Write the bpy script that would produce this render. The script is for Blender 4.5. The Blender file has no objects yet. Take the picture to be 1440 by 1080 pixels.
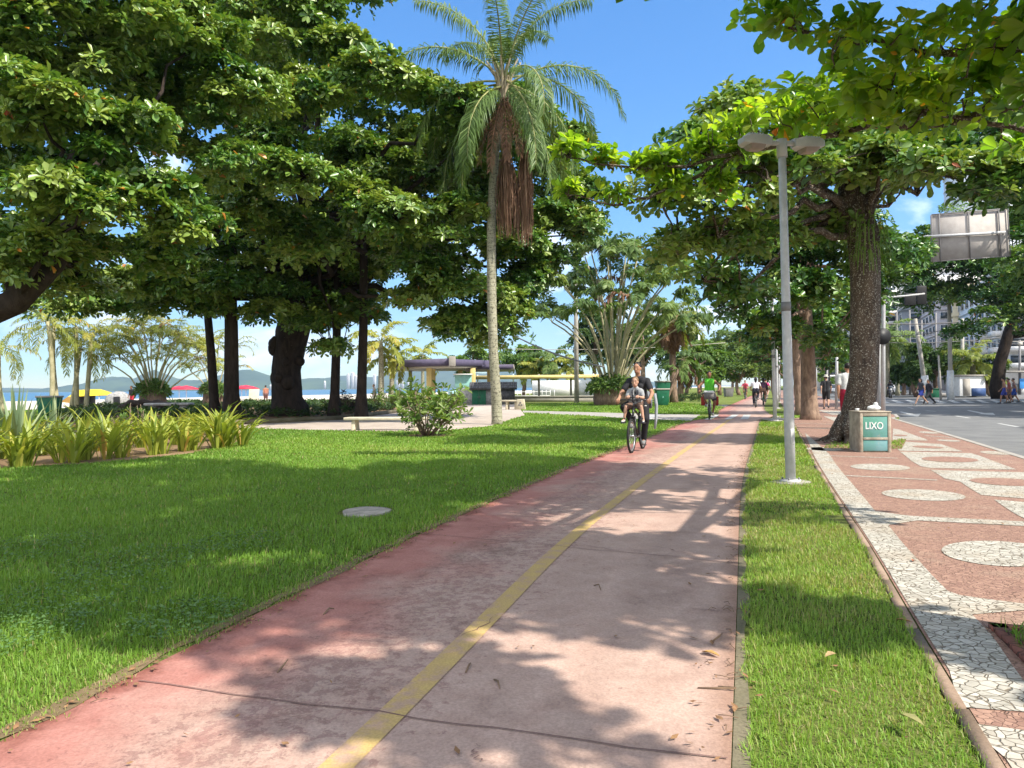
import bpy, math, random
import numpy as np
from mathutils import Matrix, Vector
R=math.radians
rng=np.random.default_rng(7)
random.seed(7)
sc=bpy.context.scene
COL=sc.collection
# ---------------------------------------------------------------- camera
F=1060.0; CAMH=1.3
cd=bpy.data.cameras.new('camera'); cam=bpy.data.objects.new('camera',cd); COL.objects.link(cam)
cd.sensor_width=36; cd.lens=F/1440*36; cd.clip_start=0.05; cd.clip_end=30000
cam.matrix_world=Matrix.Translation((0,0,CAMH))@Matrix.Rotation(R(90.27),4,'X')@Matrix.Rotation(R(-0.54),4,'Z')
sc.camera=cam
CM=np.array(cam.matrix_world.to_3x3())
def ray(px,py): return CM@np.array([(px-720)/F,(540-py)/F,-1.0])
def G(px,py,z=0.0):
    r=ray(px,py); t=(z-CAMH)/r[2]; return np.array([r[0]*t,r[1]*t,z])
def P(px,py,Y):
    r=ray(px,py); t=Y/r[1]; return np.array([r[0]*t,Y,CAMH+r[2]*t])
def proj(p):
    q=(np.asarray(p)-np.array([0,0,CAMH]))@CM
    w=-q[...,2]; w=np.where(np.abs(w)<1e-6,1e-6,w)
    return 720+F*q[...,0]/w, 540-F*q[...,1]/w, w
# sun: unit vector towards the sun
SUN_EL=R(48); SUN_AZ=math.atan2(-0.57,0.82)
SUN=np.array([math.cos(SUN_EL)*math.cos(SUN_AZ),math.cos(SUN_EL)*math.sin(SUN_AZ),math.sin(SUN_EL)])
# ---------------------------------------------------------------- mesh builder
class MB:
    def __init__(s): s.V=[];s.F=[];s.A=[];s.M=[];s.n=0
    def add(s,V,F,a=None,m=0):
        V=np.asarray(V,float).reshape(-1,3)
        if not isinstance(F,np.ndarray):
            groups={}
            for f in F: groups.setdefault(len(f),[]).append(f)
            Fs=[np.array(g,int) for g in groups.values()]
        else: Fs=[F]
        for f in Fs:
            s.F.append(f+s.n)
            if a is None: s.A.append(np.full(len(f),.5))
            else: s.A.append(np.broadcast_to(np.asarray(a,float),(len(f),)))
            s.M.append(np.full(len(f),m,int))
        s.V.append(V); s.n+=len(V); return s
    def box(s,c,d,rz=0,m=0,rx=0,ry=0):
        x,y,z=[q/2 for q in d]
        V=np.array([[i*x,j*y,k*z] for k in(-1,1) for j in(-1,1) for i in(-1,1)])
        if rz or rx or ry:
            M=np.array((Matrix.Rotation(rz,3,'Z')@Matrix.Rotation(ry,3,'Y')@Matrix.Rotation(rx,3,'X')))
            V=V@M.T
        s.add(V+np.asarray(c,float),np.array([[0,2,3,1],[4,5,7,6],[0,1,5,4],[2,6,7,3],[0,4,6,2],[1,3,7,5]]),m=m); return s
    def tube(s,pts,rad,seg=8,m=0,cap=True,jit=0):
        pts=np.asarray(pts,float); n=len(pts)
        rad=np.broadcast_to(np.asarray(rad,float),(n,))
        T=np.gradient(pts,axis=0); T/=np.linalg.norm(T,axis=1,keepdims=True)+1e-12
        u=np.cross(T[0],[0,0,1.]) 
        if np.linalg.norm(u)<1e-3: u=np.cross(T[0],[1.,0,0])
        u/=np.linalg.norm(u); V=[]
        ang=np.arange(seg)/seg*2*np.pi
        for i in range(n):
            u=u-T[i]*np.dot(u,T[i]); u/=np.linalg.norm(u)+1e-12; w=np.cross(T[i],u)
            r=rad[i]*(1+(rng.uniform(-jit,jit,seg) if jit else 0))
            V.append(pts[i]+np.outer(np.cos(ang)*r,u)+np.outer(np.sin(ang)*r,w))
        V=np.concatenate(V); Fq=[]
        for i in range(n-1):
            for j in range(seg):
                k=(j+1)%seg; Fq.append([i*seg+j,i*seg+k,(i+1)*seg+k,(i+1)*seg+j])
        s.add(V,np.array(Fq),m=m)
        if cap:
            b=s.n-len(V)
            s.F.append(np.array([[b+j for j in range(seg)][::-1]]));s.A.append(np.array([.5]));s.M.append(np.array([m]))
            s.F.append(np.array([[b+(n-1)*seg+j for j in range(seg)]]));s.A.append(np.array([.5]));s.M.append(np.array([m]))
        return s
    def limb(s,a,b,ra,rb,seg=12,m=0):
        a=np.asarray(a,float);b=np.asarray(b,float);d=b-a;L=np.linalg.norm(d)+1e-9;d=d/L
        pts=[];rad=[]
        for t in (88,60,30,0): pts.append(a-d*ra*math.sin(R(t)));rad.append(ra*math.cos(R(t)))
        for t in (0,30,60,88): pts.append(b+d*rb*math.sin(R(t)));rad.append(rb*math.cos(R(t)))
        return s.tube(pts,rad,seg,m)
    def ell(s,c,r,seg=14,rings=9,m=0,M=None,jit=0):
        V=[];
        for i in range(rings+1):
            t=math.pi*i/rings
            for j in range(seg):
                p=2*math.pi*j/seg; V.append((math.sin(t)*math.cos(p),math.sin(t)*math.sin(p),math.cos(t)))
        V=np.array(V)
        if jit: V*=1+rng.uniform(-jit,jit,(len(V),1))
        V=V*np.asarray(r,float)
        if M is not None: V=V@np.asarray(M).T
        Fq=[[i*seg+j,(i+1)*seg+j,(i+1)*seg+(j+1)%seg,i*seg+(j+1)%seg] for i in range(rings) for j in range(seg)]
        s.add(V+np.asarray(c,float),np.array(Fq),m=m); return s
    def lathe(s,prof,c=(0,0,0),seg=20,m=0):
        V=[];n=len(prof)
        for r,z in prof:
            for j in range(seg):
                p=2*math.pi*j/seg; V.append((r*math.cos(p),r*math.sin(p),z))
        Fq=[[i*seg+j,i*seg+(j+1)%seg,(i+1)*seg+(j+1)%seg,(i+1)*seg+j] for i in range(n-1) for j in range(seg)]
        s.add(np.array(V)+np.asarray(c,float),np.array(Fq),m=m); return s
    def prism(s,poly,z0,z1,m=0):
        poly=[tuple(p[:2]) for p in poly]; n=len(poly)
        area=sum(poly[i][0]*poly[(i+1)%n][1]-poly[(i+1)%n][0]*poly[i][1] for i in range(n))
        if area<0: poly=poly[::-1]
        V=[(x,y,z0) for x,y in poly]+[(x,y,z1) for x,y in poly]
        F=[list(range(n))[::-1],[n+i for i in range(n)]]+[[i,(i+1)%n,n+(i+1)%n,n+i] for i in range(n)]
        s.add(V,F,m=m); return s
    def sheet(s,poly,z,m=0):
        poly=[tuple(p[:2]) for p in poly]; n=len(poly)
        area=sum(poly[i][0]*poly[(i+1)%n][1]-poly[(i+1)%n][0]*poly[i][1] for i in range(n))
        if area<0: poly=poly[::-1]
        s.add([(x,y,z) for x,y in poly],[list(range(n))],m=m); return s
    def torus(s,c,Rr,r,axis='y',seg=32,ss=8,m=0):
        V=[]
        for i in range(seg):
            a=2*math.pi*i/seg
            for j in range(ss):
                b=2*math.pi*j/ss; q=Rr+r*math.cos(b); w=r*math.sin(b)
                V.append((q*math.cos(a),w,q*math.sin(a)) if axis=='y' else (q*math.cos(a),q*math.sin(a),w))
        Fq=[[i*ss+j,i*ss+(j+1)%ss,((i+1)%seg)*ss+(j+1)%ss,((i+1)%seg)*ss+j] for i in range(seg) for j in range(ss)]
        s.add(np.array(V)+np.asarray(c,float),np.array(Fq),m=m); return s
    def shift(s,d):
        s.V=[v-np.asarray(d,float) for v in s.V]; return s
    def mesh(s,name):
        me=bpy.data.meshes.new(name)
        V=np.concatenate(s.V).astype(np.float32)
        me.vertices.add(len(V)); me.vertices.foreach_set('co',V.ravel())
        loops=np.concatenate([f.ravel() for f in s.F]).astype(np.int32)
        tot=np.concatenate([np.full(len(f),f.shape[1]) for f in s.F]).astype(np.int32)
        start=np.concatenate([[0],np.cumsum(tot)[:-1]]).astype(np.int32)
        me.loops.add(len(loops)); me.loops.foreach_set('vertex_index',loops)
        me.polygons.add(len(tot)); me.polygons.foreach_set('loop_start',start)
        me.polygons.foreach_set('material_index',np.concatenate(s.M).astype(np.int32))
        me.update(calc_edges=True)
        at=me.attributes.new('v','FLOAT','FACE'); at.data.foreach_set('value',np.concatenate(s.A).astype(np.float32))
        return me
def mkobj(name,mb,mats,parent=None,smooth=False,bevel=0,loc=None):
    me=mb.mesh(name) if isinstance(mb,MB) else mb
    for m in (mats if isinstance(mats,(list,tuple)) else [mats]): me.materials.append(m)
    if smooth: me.polygons.foreach_set('use_smooth',np.ones(len(me.polygons),bool))
    o=bpy.data.objects.new(name,me); COL.objects.link(o)
    if parent: o.parent=parent
    if loc is not None: o.location=loc
    if bevel:
        b=o.modifiers.new('edge','BEVEL'); b.width=bevel; b.segments=2; b.limit_method='ANGLE'; b.angle_limit=R(40)
    return o
def tag(o,label,cat,group=None):
    o['label']=label; o['category']=cat
    if group: o['group']=group
    return o
def thing(name,label,cat,loc=(0,0,0),rz=0,group=None):
    o=bpy.data.objects.new(name,None); COL.objects.link(o); o.location=loc; o.rotation_euler=(0,0,rz)
    o.empty_display_size=.2
    return tag(o,label,cat,group)
def struct(name,mb,mats,smooth=False,kind='structure'):
    o=mkobj(name,mb,mats,smooth=smooth); o['kind']=kind; return o
def copytree(o,loc,rz,label,group=None,scale=None):
    r=o.copy(); COL.objects.link(r); r.location=loc; r.rotation_euler=(0,0,rz); r['label']=label
    if group: r['group']=group
    if scale: r.scale=(scale,)*3
    for ch in list(o.children):
        c=ch.copy(); COL.objects.link(c); c.parent=r
        for g in list(ch.children):
            d=g.copy(); COL.objects.link(d); d.parent=c
    return r
def inpoly(x,y,poly):
    poly=np.asarray([p[:2] for p in poly]); c=np.zeros(x.shape,bool); n=len(poly)
    for i in range(n):
        x0,y0=poly[i];x1,y1=poly[(i+1)%n]
        if y0==y1: continue
        k=((y0>y)!=(y1>y))&(x<(x1-x0)*(y-y0)/(y1-y0)+x0); c^=k
    return c
def nrm(a): return a/(np.linalg.norm(a,axis=-1,keepdims=True)+1e-12)
# ---------------------------------------------------------------- materials
def newmat(name):
    m=bpy.data.materials.new(name); m.use_nodes=True; nt=m.node_tree; nt.nodes.clear()
    o=nt.nodes.new('ShaderNodeOutputMaterial'); return m,nt,o
def N(nt,t,**k):
    n=nt.nodes.new(t)
    for a,b in k.items(): setattr(n,a,b)
    return n
def setin(n,**k):
    for a,b in k.items(): n.inputs[a.replace('_',' ')].default_value=b
def mixc(nt,fac,a,b,blend='MIX'):
    m=N(nt,'ShaderNodeMix',data_type='RGBA',blend_type=blend)
    for s,v in ((0,fac),(6,a),(7,b)):
        if hasattr(v,'is_linked') or isinstance(v,bpy.types.NodeSocket): nt.links.new(v,m.inputs[s])
        else: m.inputs[s].default_value=v if s==0 else (*v,1)
    return m.outputs[2]
def ramp(nt,fac,stops,interp='LINEAR'):
    r=N(nt,'ShaderNodeValToRGB'); r.color_ramp.interpolation=interp
    e=r.color_ramp.elements
    while len(e)<len(stops): e.new(.5)
    for i,(p,c) in enumerate(stops):
        e[i].position=p; e[i].color=(*c,1) if len(c)==3 else c
    nt.links.new(fac,r.inputs[0]); return r.outputs[0]
def noise(nt,scale,detail=4,rough=.55,vec=None,dist=0):
    n=N(nt,'ShaderNodeTexNoise'); setin(n,Scale=scale,Detail=detail,Roughness=rough,Distortion=dist)
    if vec is not None: nt.links.new(vec,n.inputs['Vector'])
    return n.outputs[0]
def objco(nt): return N(nt,'ShaderNodeTexCoord').outputs['Object']
def math1(nt,op,a,b=None,clamp=False):
    m=N(nt,'ShaderNodeMath',operation=op,use_clamp=clamp)
    for i,v in enumerate((a,b)):
        if v is None: continue
        if isinstance(v,bpy.types.NodeSocket): nt.links.new(v,m.inputs[i])
        else: m.inputs[i].default_value=v
    return m.outputs[0]
def bump(nt,h,strength=.3,dist=.01):
    b=N(nt,'ShaderNodeBump'); setin(b,Strength=strength,Distance=dist); nt.links.new(h,b.inputs['Height']); return b.outputs[0]
def mat(name,c,rough=.7,c2=None,scale=8,spec=.3,metal=0,bmp=0,bscale=None,detail=5,contrast=(.35,.65)):
    m,nt,o=newmat(name); p=N(nt,'ShaderNodeBsdfPrincipled'); nt.links.new(p.outputs[0],o.inputs[0])
    setin(p,Roughness=rough,Metallic=metal); p.inputs['Specular IOR Level'].default_value=spec
    v=objco(nt)
    if c2 is None: c2=tuple(x*.72 for x in c)
    n=noise(nt,scale,detail,.6,v)
    col=ramp(nt,n,[(contrast[0],c2),(contrast[1],c)])
    nt.links.new(col,p.inputs['Base Color'])
    if bmp: nt.links.new(bump(nt,noise(nt,bscale or scale*4,4,.6,v),bmp,.01),p.inputs['Normal'])
    return m
def leafmat(name,stops,trans=.3,rough=.45,spec=.35,tcol=None):
    m,nt,o=newmat(name); p=N(nt,'ShaderNodeBsdfPrincipled'); setin(p,Roughness=rough); p.inputs['Specular IOR Level'].default_value=spec
    a=N(nt,'ShaderNodeAttribute',attribute_name='v'); col=ramp(nt,a.outputs['Fac'],stops)
    nt.links.new(col,p.inputs['Base Color'])
    t=N(nt,'ShaderNodeBsdfTranslucent'); 
    nt.links.new(mixc(nt,1.0,col,tcol or (1.5,1.45,.6),'MULTIPLY'),t.inputs[0])
    mx=N(nt,'ShaderNodeMixShader'); mx.inputs[0].default_value=trans
    nt.links.new(p.outputs[0],mx.inputs[1]); nt.links.new(t.outputs[0],mx.inputs[2]); nt.links.new(mx.outputs[0],o.inputs[0])
    return m
# ---------------------------------------------------------------- foliage
def leaves(mb,pos,d,nr,L,W,v,fold=.25,droop=.12,m=0,rnd=False):
    n=len(pos); s=nrm(np.cross(d,nr)); nr=np.cross(s,d)
    L=np.broadcast_to(L,(n,))[:,None]; W=np.broadcast_to(W,(n,))[:,None]
    up=nr*W*fold; dn=-nr*L*droop
    if rnd:
        b=pos; md=pos+d*L*.6+dn*.3; t=pos+d*L+dn
        a1=pos+d*L*.3+s*W*.26+up*.5; a2=pos+d*L*.66+s*W*.5+up+dn*.35; a3=pos+d*L*.92+s*W*.33+up*.7+dn*.8
        c1=a1-s*W*.52; c2=a2-s*W; c3=a3-s*W*.66
        V=np.stack([b,a1,a2,a3,t,c3,c2,c1,md],1).reshape(-1,3); i=np.arange(n)[:,None]*9
        Fq=np.concatenate([i+np.array([0,8,2,1]),i+np.array([8,4,3,2]),i+np.array([0,7,6,8]),i+np.array([8,6,5,4])])
        mb.add(V,Fq,np.concatenate([v]*4),m); return
    b=pos; l1=pos+d*L*.38+s*W*.33+up*.7; l2=pos+d*L*.76+s*W*.5+up+dn*.45; t=pos+d*L+dn
    r2=l2-s*W; r1=l1-s*W*.66
    V=np.stack([b,l1,l2,t,r2,r1],1).reshape(-1,3)
    i=np.arange(n)[:,None]*6
    Fq=np.concatenate([i+np.array([0,3,2,1]),i+np.array([0,5,4,3])])
    mb.add(V,Fq,np.concatenate([v,v]),m)
def rosettes(mb,pos,axis,k,L,v0,wr=.48,el=(-15,50),m=0,dead=.006,rnd=False):
    n=len(pos); axis=nrm(axis)
    h=np.where(np.abs(axis[:,2:3])<.9,[[0,0,1.]],[[1.,0,0]]); u=nrm(np.cross(axis,h)); w=np.cross(axis,u)
    az=(np.arange(k)[None]/k*2*np.pi+rng.uniform(0,6.3,(n,1))+rng.normal(0,.25,(n,k)))
    e=np.radians(rng.uniform(el[0],el[1],(n,k)))
    r=u[:,None]*np.cos(az)[...,None]+w[:,None]*np.sin(az)[...,None]
    d=r*np.cos(e)[...,None]+axis[:,None]*np.sin(e)[...,None]
    nr=axis[:,None]*np.cos(e)[...,None]-r*np.sin(e)[...,None]+rng.normal(0,.18,(n,k,3))
    Ls=np.broadcast_to(np.asarray(L),(n,))[:,None]*rng.uniform(.75,1.2,(n,1))*rng.uniform(.55,1.12,(n,k))
    v=np.clip(np.broadcast_to(v0,(n,))[:,None]+rng.normal(0,.08,(n,1))+rng.normal(0,.15,(n,k)),0,.9)
    v=np.where(rng.random((n,k))<dead,rng.uniform(.94,1,(n,k)),v)
    p=np.broadcast_to(pos[:,None],(n,k,3))+d*.02
    leaves(mb,p.reshape(-1,3),nrm(d.reshape(-1,3)),nr.reshape(-1,3),Ls.ravel(),Ls.ravel()*wr*rng.uniform(.85,1.15,n*k),v.ravel(),m=m,rnd=rnd)
def clumps(mb,C,Rad,per,k,L,v0,low=-.35,shell=.55,keep=None,**kw):
    """flattened leaf clumps: rosettes on and inside ellipsoids centred at C with radii Rad"""
    C=np.asarray(C);Rad=np.asarray(Rad); n=len(C)
    u=nrm(rng.normal(size=(n,per,3))); u[...,2]=np.where(u[...,2]<low,-u[...,2],u[...,2])
    rr=rng.uniform(shell**3,1,(n,per,1))**(1/3)
    p=C[:,None]+u*rr*Rad[:,None]
    ax=u/Rad[:,None]; ax=nrm(ax)*.8+np.array([0,0,.75])+rng.normal(0,.25,u.shape)
    v=np.broadcast_to(np.asarray(v0).reshape(-1,1),(n,per))
    p=p.reshape(-1,3);ax=ax.reshape(-1,3);v=v.ravel()
    if keep is not None:
        q=keep(p); p,ax,v=p[q],ax[q],v[q]
    rosettes(mb,p,ax,k,L,v,**kw); return p
def curve(a,b,bend=(0,0,0),n=8,wob=0):
    a=np.asarray(a,float);b=np.asarray(b,float);t=np.linspace(0,1,n)[:,None]
    p=a+(b-a)*t+np.asarray(bend,float)*(4*t*(1-t))
    if wob: p[1:-1]+=rng.normal(0,wob,(n-2,3))
    return p
def limbset(mb,origin,targets,r0,rt=.025,rise=.12,seg=7,n=8):
    o=np.asarray(origin,float)
    for t in targets:
        t=np.asarray(t); L=np.linalg.norm(t-o)
        mb.tube(curve(o,t,(0,0,rise*L*rng.uniform(.3,1.2)),n,L*.02),np.linspace(r0,rt,n)**1.0,seg)
def subclumps(lumps,k,r,flat=.5):
    """lumps: (centre, radius m) -> scattered clump centres and radii"""
    C=[];Q=[]
    for c,R_ in lumps:
        kk=max(1,int(round(k*(R_/2.0)**1.6)))
        for _ in range(kk):
            u=rng.normal(size=3);u/=np.linalg.norm(u)
            C.append(np.asarray(c)+u*R_*rng.uniform(.25,.9)*np.array([1,1,.8]))
            q=r*rng.uniform(.65,1.3); Q.append((q,q*rng.uniform(.8,1.2),q*flat*rng.uniform(.8,1.2)))
    return np.array(C),np.array(Q)
def frond(mb,base,dirh,up0,L,nl,ll,droop,width=.02,hang=.5,v=.5,twist=0,rad=.02,m_leaf=0,m_rach=1,flat=1.0):
    """pinnate frond: rachis that arches over, with paired leaflets. dirh: horizontal unit dir; up0: initial elevation (rad)"""
    n=14;t=np.linspace(0,1,n); dirh=np.asarray(dirh,float); pts=[np.asarray(base,float)]
    for i in range(1,n):
        e=up0-droop*(t[i]**1.35); st=L/(n-1)
        pts.append(pts[-1]+st*(dirh*math.cos(e)+np.array([0,0,math.sin(e)])))
    pts=np.array(pts); mb.tube(pts,np.linspace(rad,rad*.2,n),5,m=m_rach,cap=False)
    s=np.linspace(.16,1,nl)+rng.normal(0,.004,nl); s=np.clip(s,.1,1)
    q=np.stack([np.interp(s,t,pts[:,j]) for j in range(3)],1)
    T=np.gradient(pts,axis=0); T=nrm(np.stack([np.interp(s,t,T[:,j]) for j in range(3)],1))
    side=nrm(np.cross(T,[0,0,1.])); 
    for sg in (-1,1):
        ln=ll*(.45+.55*np.sin(np.pi*np.clip(s*.9+.08,0,1)))*rng.uniform(.8,1.1,nl)
        nup=np.cross(side,T); ang=rng.normal(.25,.3,nl)[:,None]*flat
        d=nrm(side*sg*np.cos(ang)+nup*np.sin(ang)+T*.55+np.array([0,0,-.15]))
        w=np.full((nl,1),width)*rng.uniform(.8,1.2,(nl,1))
        wd=nrm(np.cross(d,nup+rng.normal(0,.3,(nl,3))))*w
        mid=q+d*ln[:,None]*.55+np.array([0,0,-1])*(ln*hang*.18)[:,None]
        tip=mid+nrm(d+np.array([0,0,-hang*2]))*ln[:,None]*.5
        V=np.stack([q-wd*.5,q+wd*.5,mid+wd,mid-wd,tip],1).reshape(-1,3); i=np.arange(nl)[:,None]*5
        vv=np.clip(v+rng.normal(0,.1,nl),0,1)
        mb.add(V,i+np.array([0,1,2,3]),vv,m_leaf)
        b=mb.n-len(V)
        mb.F.append(b+i+np.array([3,2,4]));mb.A.append(vv);mb.M.append(np.full(nl,m_leaf))
HAZE=1.1e-4
# ================================================================ world, sun
w=bpy.data.worlds.new('World'); sc.world=w; w.use_nodes=True; nt=w.node_tree; nt.nodes.clear()
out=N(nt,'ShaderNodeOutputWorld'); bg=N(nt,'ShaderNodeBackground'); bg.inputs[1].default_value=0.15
sky=N(nt,'ShaderNodeTexSky',sky_type='NISHITA'); sky.sun_disc=False; sky.sun_elevation=SUN_EL
sky.sun_rotation=math.pi/2-SUN_AZ; sky.air_density=0.85; sky.dust_density=0.1; sky.ozone_density=3.0; sky.altitude=10
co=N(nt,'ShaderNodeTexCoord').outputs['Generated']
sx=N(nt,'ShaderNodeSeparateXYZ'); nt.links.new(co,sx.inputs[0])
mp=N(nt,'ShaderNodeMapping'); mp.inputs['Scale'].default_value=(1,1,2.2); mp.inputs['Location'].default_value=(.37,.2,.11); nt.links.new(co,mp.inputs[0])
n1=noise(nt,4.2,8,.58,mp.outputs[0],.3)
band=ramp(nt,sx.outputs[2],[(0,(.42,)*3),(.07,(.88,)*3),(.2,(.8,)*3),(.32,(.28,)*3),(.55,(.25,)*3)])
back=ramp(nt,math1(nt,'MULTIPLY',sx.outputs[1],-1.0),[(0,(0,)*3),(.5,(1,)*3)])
cl=math1(nt,'ADD',math1(nt,'ADD',n1,math1(nt,'MULTIPLY',math1(nt,'SUBTRACT',band,1.0),.3)),math1(nt,'MULTIPLY',math1(nt,'MAXIMUM',back,ramp(nt,sx.outputs[2],[(.56,(0,)*3),(.75,(1,)*3)])),.3))  # unseen cloud added behind the camera and overhead for whiter fill light
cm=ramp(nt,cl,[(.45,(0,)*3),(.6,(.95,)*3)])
sh_=N(nt,'ShaderNodeSeparateColor',mode='HSV'); ch_=N(nt,'ShaderNodeCombineColor',mode='HSV'); nt.links.new(sky.outputs[0],sh_.inputs[0]); nt.links.new(sh_.outputs[0],ch_.inputs[0])
nt.links.new(math1(nt,'MULTIPLY',math1(nt,'ADD',math1(nt,'MULTIPLY',sh_.outputs[1],1.12),.12),1.0,True),ch_.inputs[1])
nt.links.new(math1(nt,'DIVIDE',sh_.outputs[2],math1(nt,'ADD',math1(nt,'MULTIPLY',sh_.outputs[2],.11),1.0)),ch_.inputs[2])
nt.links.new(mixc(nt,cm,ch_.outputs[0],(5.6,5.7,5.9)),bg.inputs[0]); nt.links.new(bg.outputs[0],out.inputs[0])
sl=bpy.data.lights.new('sun','SUN'); sl.energy=3.5; sl.angle=R(.53); sl.color=(1,.94,.83)
so=bpy.data.objects.new('sun',sl); COL.objects.link(so)
so.rotation_euler=Vector(-SUN).to_track_quat('-Z','Y').to_euler(); so.location=(30,-20,40)
sc.view_settings.view_transform='Standard'; sc.view_settings.look='None'; sc.view_settings.gamma=1
sc.view_settings.exposure=1.33
sc.cycles.max_bounces=8; sc.cycles.transparent_max_bounces=6; sc.cycles.diffuse_bounces=4; sc.cycles.transmission_bounces=4; sc.cycles.volume_bounces=0
try: sc.cycles.use_denoising=True; sc.cycles.denoiser='OPENIMAGEDENOISE'
except Exception: pass
sc.cycles.use_adaptive_sampling=False
# ================================================================ measured outlines
def pl(px,z=0): return np.array([G(x,y,z) for x,y in px])
LE=pl([(0,1045),(380,854),(597,748),(799,659),(917,614),(956,597),(979,591),(1014,575),(1042,563)])
RE=pl([(1028,1080),(1037,830),(1040,704),(1047,660),(1061,614),(1066,597),(1073,573),(1079,559)])
YE=pl([(476,1080),(650,911.5),(727,830),(789,767),(886,690),(958,637),(1011,601)])
def extrap(A,y):
    y=np.asarray(y,float); X=np.interp(y,A[:,1],A[:,0])
    s0=(A[1,0]-A[0,0])/(A[1,1]-A[0,1]); s1=(A[-1,0]-A[-3,0])/(A[-1,1]-A[-3,1])
    X=np.where(y<A[0,1],A[0,0]+(y-A[0,1])*s0,X); return np.where(y>A[-1,1],A[-1,0]+(y-A[-1,1])*s1,X)
def smooth(A):
    y=np.concatenate([np.arange(-6,30,.5),np.arange(30,200,4)]); x=extrap(A,y)
    for _ in range(6): x[1:-1]=.25*x[:-2]+.5*x[1:-1]+.25*x[2:]
    return np.stack([x,y],1)
LE=smooth(LE);RE=smooth(RE);YE=smooth(YE)
XL=lambda y:np.interp(y,LE[:,1],LE[:,0]); XR=lambda y:np.interp(y,RE[:,1],RE[:,0]); XC=lambda y:np.interp(y,YE[:,1],YE[:,0])
KB=pl([(1385,1080),(1330,985),(1285,905),(1255,850),(1218,775),(1180,715),(1150,665),(1135,635),(1120,604),(1112,590),(1104,578),(1097,568),(1092,560)])
KB=smooth(KB); XK=lambda y:np.interp(y,KB[:,1],KB[:,0])
ST=pl([(1440,643),(1358,618),(1272,593),(1242,584),(1208,573),(1172,562),(1150,556)]); ST=smooth(ST); XS=lambda y:np.interp(y,ST[:,1],ST[:,0])
D=nrm(np.array([.37,1.])); PN=np.array([-D[1],D[0]])
def lineL(px,py):  # line parallel to the avenue through a ground pixel
    g=G(px,py)[:2]; return g-D*160, g+D*1200
l1a,l1b=lineL(100,574); l2a,l2b=lineL(100,562.5)
# ================================================================ ground materials
def gmat(name,build):
    m,nt,o=newmat(name); p=N(nt,'ShaderNodeBsdfPrincipled'); nt.links.new(p.outputs[0],o.inputs[0]); p.inputs['Specular IOR Level'].default_value=.2; setin(p,Roughness=.9)
    v=N(nt,'ShaderNodeNewGeometry').outputs['Position']; build(nt,p,v); return m
def b_lawn(nt,p,v):
    a=noise(nt,.35,4,.6,v);b=noise(nt,14,5,.7,v)
    c=ramp(nt,b,[(.3,(.06,.08,.02)),(.7,(.12,.18,.03))]); c2=ramp(nt,b,[(.3,(.1,.09,.035)),(.7,(.17,.21,.045))])
    nt.links.new(mixc(nt,ramp(nt,a,[(.35,(0,)*3),(.7,(1,)*3)]),c,c2),p.inputs['Base Color'])
    nt.links.new(bump(nt,noise(nt,60,3,.7,v),.8,.03),p.inputs['Normal'])
M_lawn=gmat('lawn_soil',b_lawn)
def b_path(nt,p,v):
    u=N(nt,'ShaderNodeAttribute',attribute_name='u').outputs['Fac']
    big=noise(nt,.8,5,.6,v); mid=noise(nt,4,6,.65,v,.4); fine=noise(nt,90,3,.6,v)
    red=ramp(nt,mid,[(.3,(.31,.13,.105)),(.7,(.4,.19,.155))]); worn=ramp(nt,mid,[(.3,(.37,.25,.2)),(.7,(.45,.325,.265))])
    w=math1(nt,'ADD',math1(nt,'MULTIPLY',u,1.25),math1(nt,'MULTIPLY',big,1.1))
    c=mixc(nt,ramp(nt,w,[(.72,(0,)*3),(1.35,(.95,)*3)]),red,worn)
    # darker flakes of old paint along the middle of the left lane
    fl=noise(nt,15,10,.78,v,.35)
    near=ramp(nt,u,[(.1,(0,)*3),(.3,(1,)*3),(.5,(.75,)*3),(.62,(.12,)*3),(.95,(0,)*3)])
    fm=ramp(nt,math1(nt,'ADD',fl,math1(nt,'MULTIPLY',math1(nt,'ADD',near,math1(nt,'MULTIPLY',math1(nt,'SUBTRACT',big,.5),1.6)),.13)),[(.615,(0,)*3),(.645,(1,)*3)])
    c=mixc(nt,math1(nt,'MULTIPLY',fm,.42),c,(.18,.08,.075))
    # bare pale concrete where paint has gone
    pm=ramp(nt,noise(nt,2.3,8,.7,v,.2),[(.66,(0,)*3),(.74,(.35,)*3)]); c=mixc(nt,pm,c,(.42,.33,.28))
    # stains
    st=ramp(nt,noise(nt,1.4,6,.7,v),[(.3,(.72,.7,.7)),(.48,(1,1,1))]); c=mixc(nt,1.0,c,st,'MULTIPLY')
    tk=ramp(nt,math1(nt,'ADD',u,math1(nt,'MULTIPLY',math1(nt,'SUBTRACT',mid,.5),.05)),[(.17,(1,1,1)),(.22,(.9,.9,.9)),(.27,(1.04,1.04,1.04)),(.34,(.92,.92,.92)),(.4,(1,1,1)),(.64,(1,1,1)),(.7,(1.07,1.07,1.07)),(.78,(.93,.93,.93)),(.86,(1.03,1.03,1.03))]); c=mixc(nt,1.0,c,tk,'MULTIPLY')
    ed=ramp(nt,math1(nt,'ADD',u,math1(nt,'MULTIPLY',math1(nt,'SUBTRACT',mid,.5),.12)),[(.0,(.55,.42,.36)),(.05,(1,1,1)),(.95,(1,1,1)),(1,(.62,.52,.45))]); c=mixc(nt,.8,c,ed,'MULTIPLY')
    sp=ramp(nt,fine,[(.35,(.82,.82,.82)),(.65,(1.1,1.1,1.1))]); c=mixc(nt,1.0,c,sp,'MULTIPLY')
    nt.links.new(c,p.inputs['Base Color'])
    nt.links.new(bump(nt,math1(nt,'ADD',math1(nt,'MULTIPLY',fine,.5),math1(nt,'MULTIPLY',fm,-.4)),.35,.006),p.inputs['Normal']); setin(p,Roughness=.85)
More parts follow.
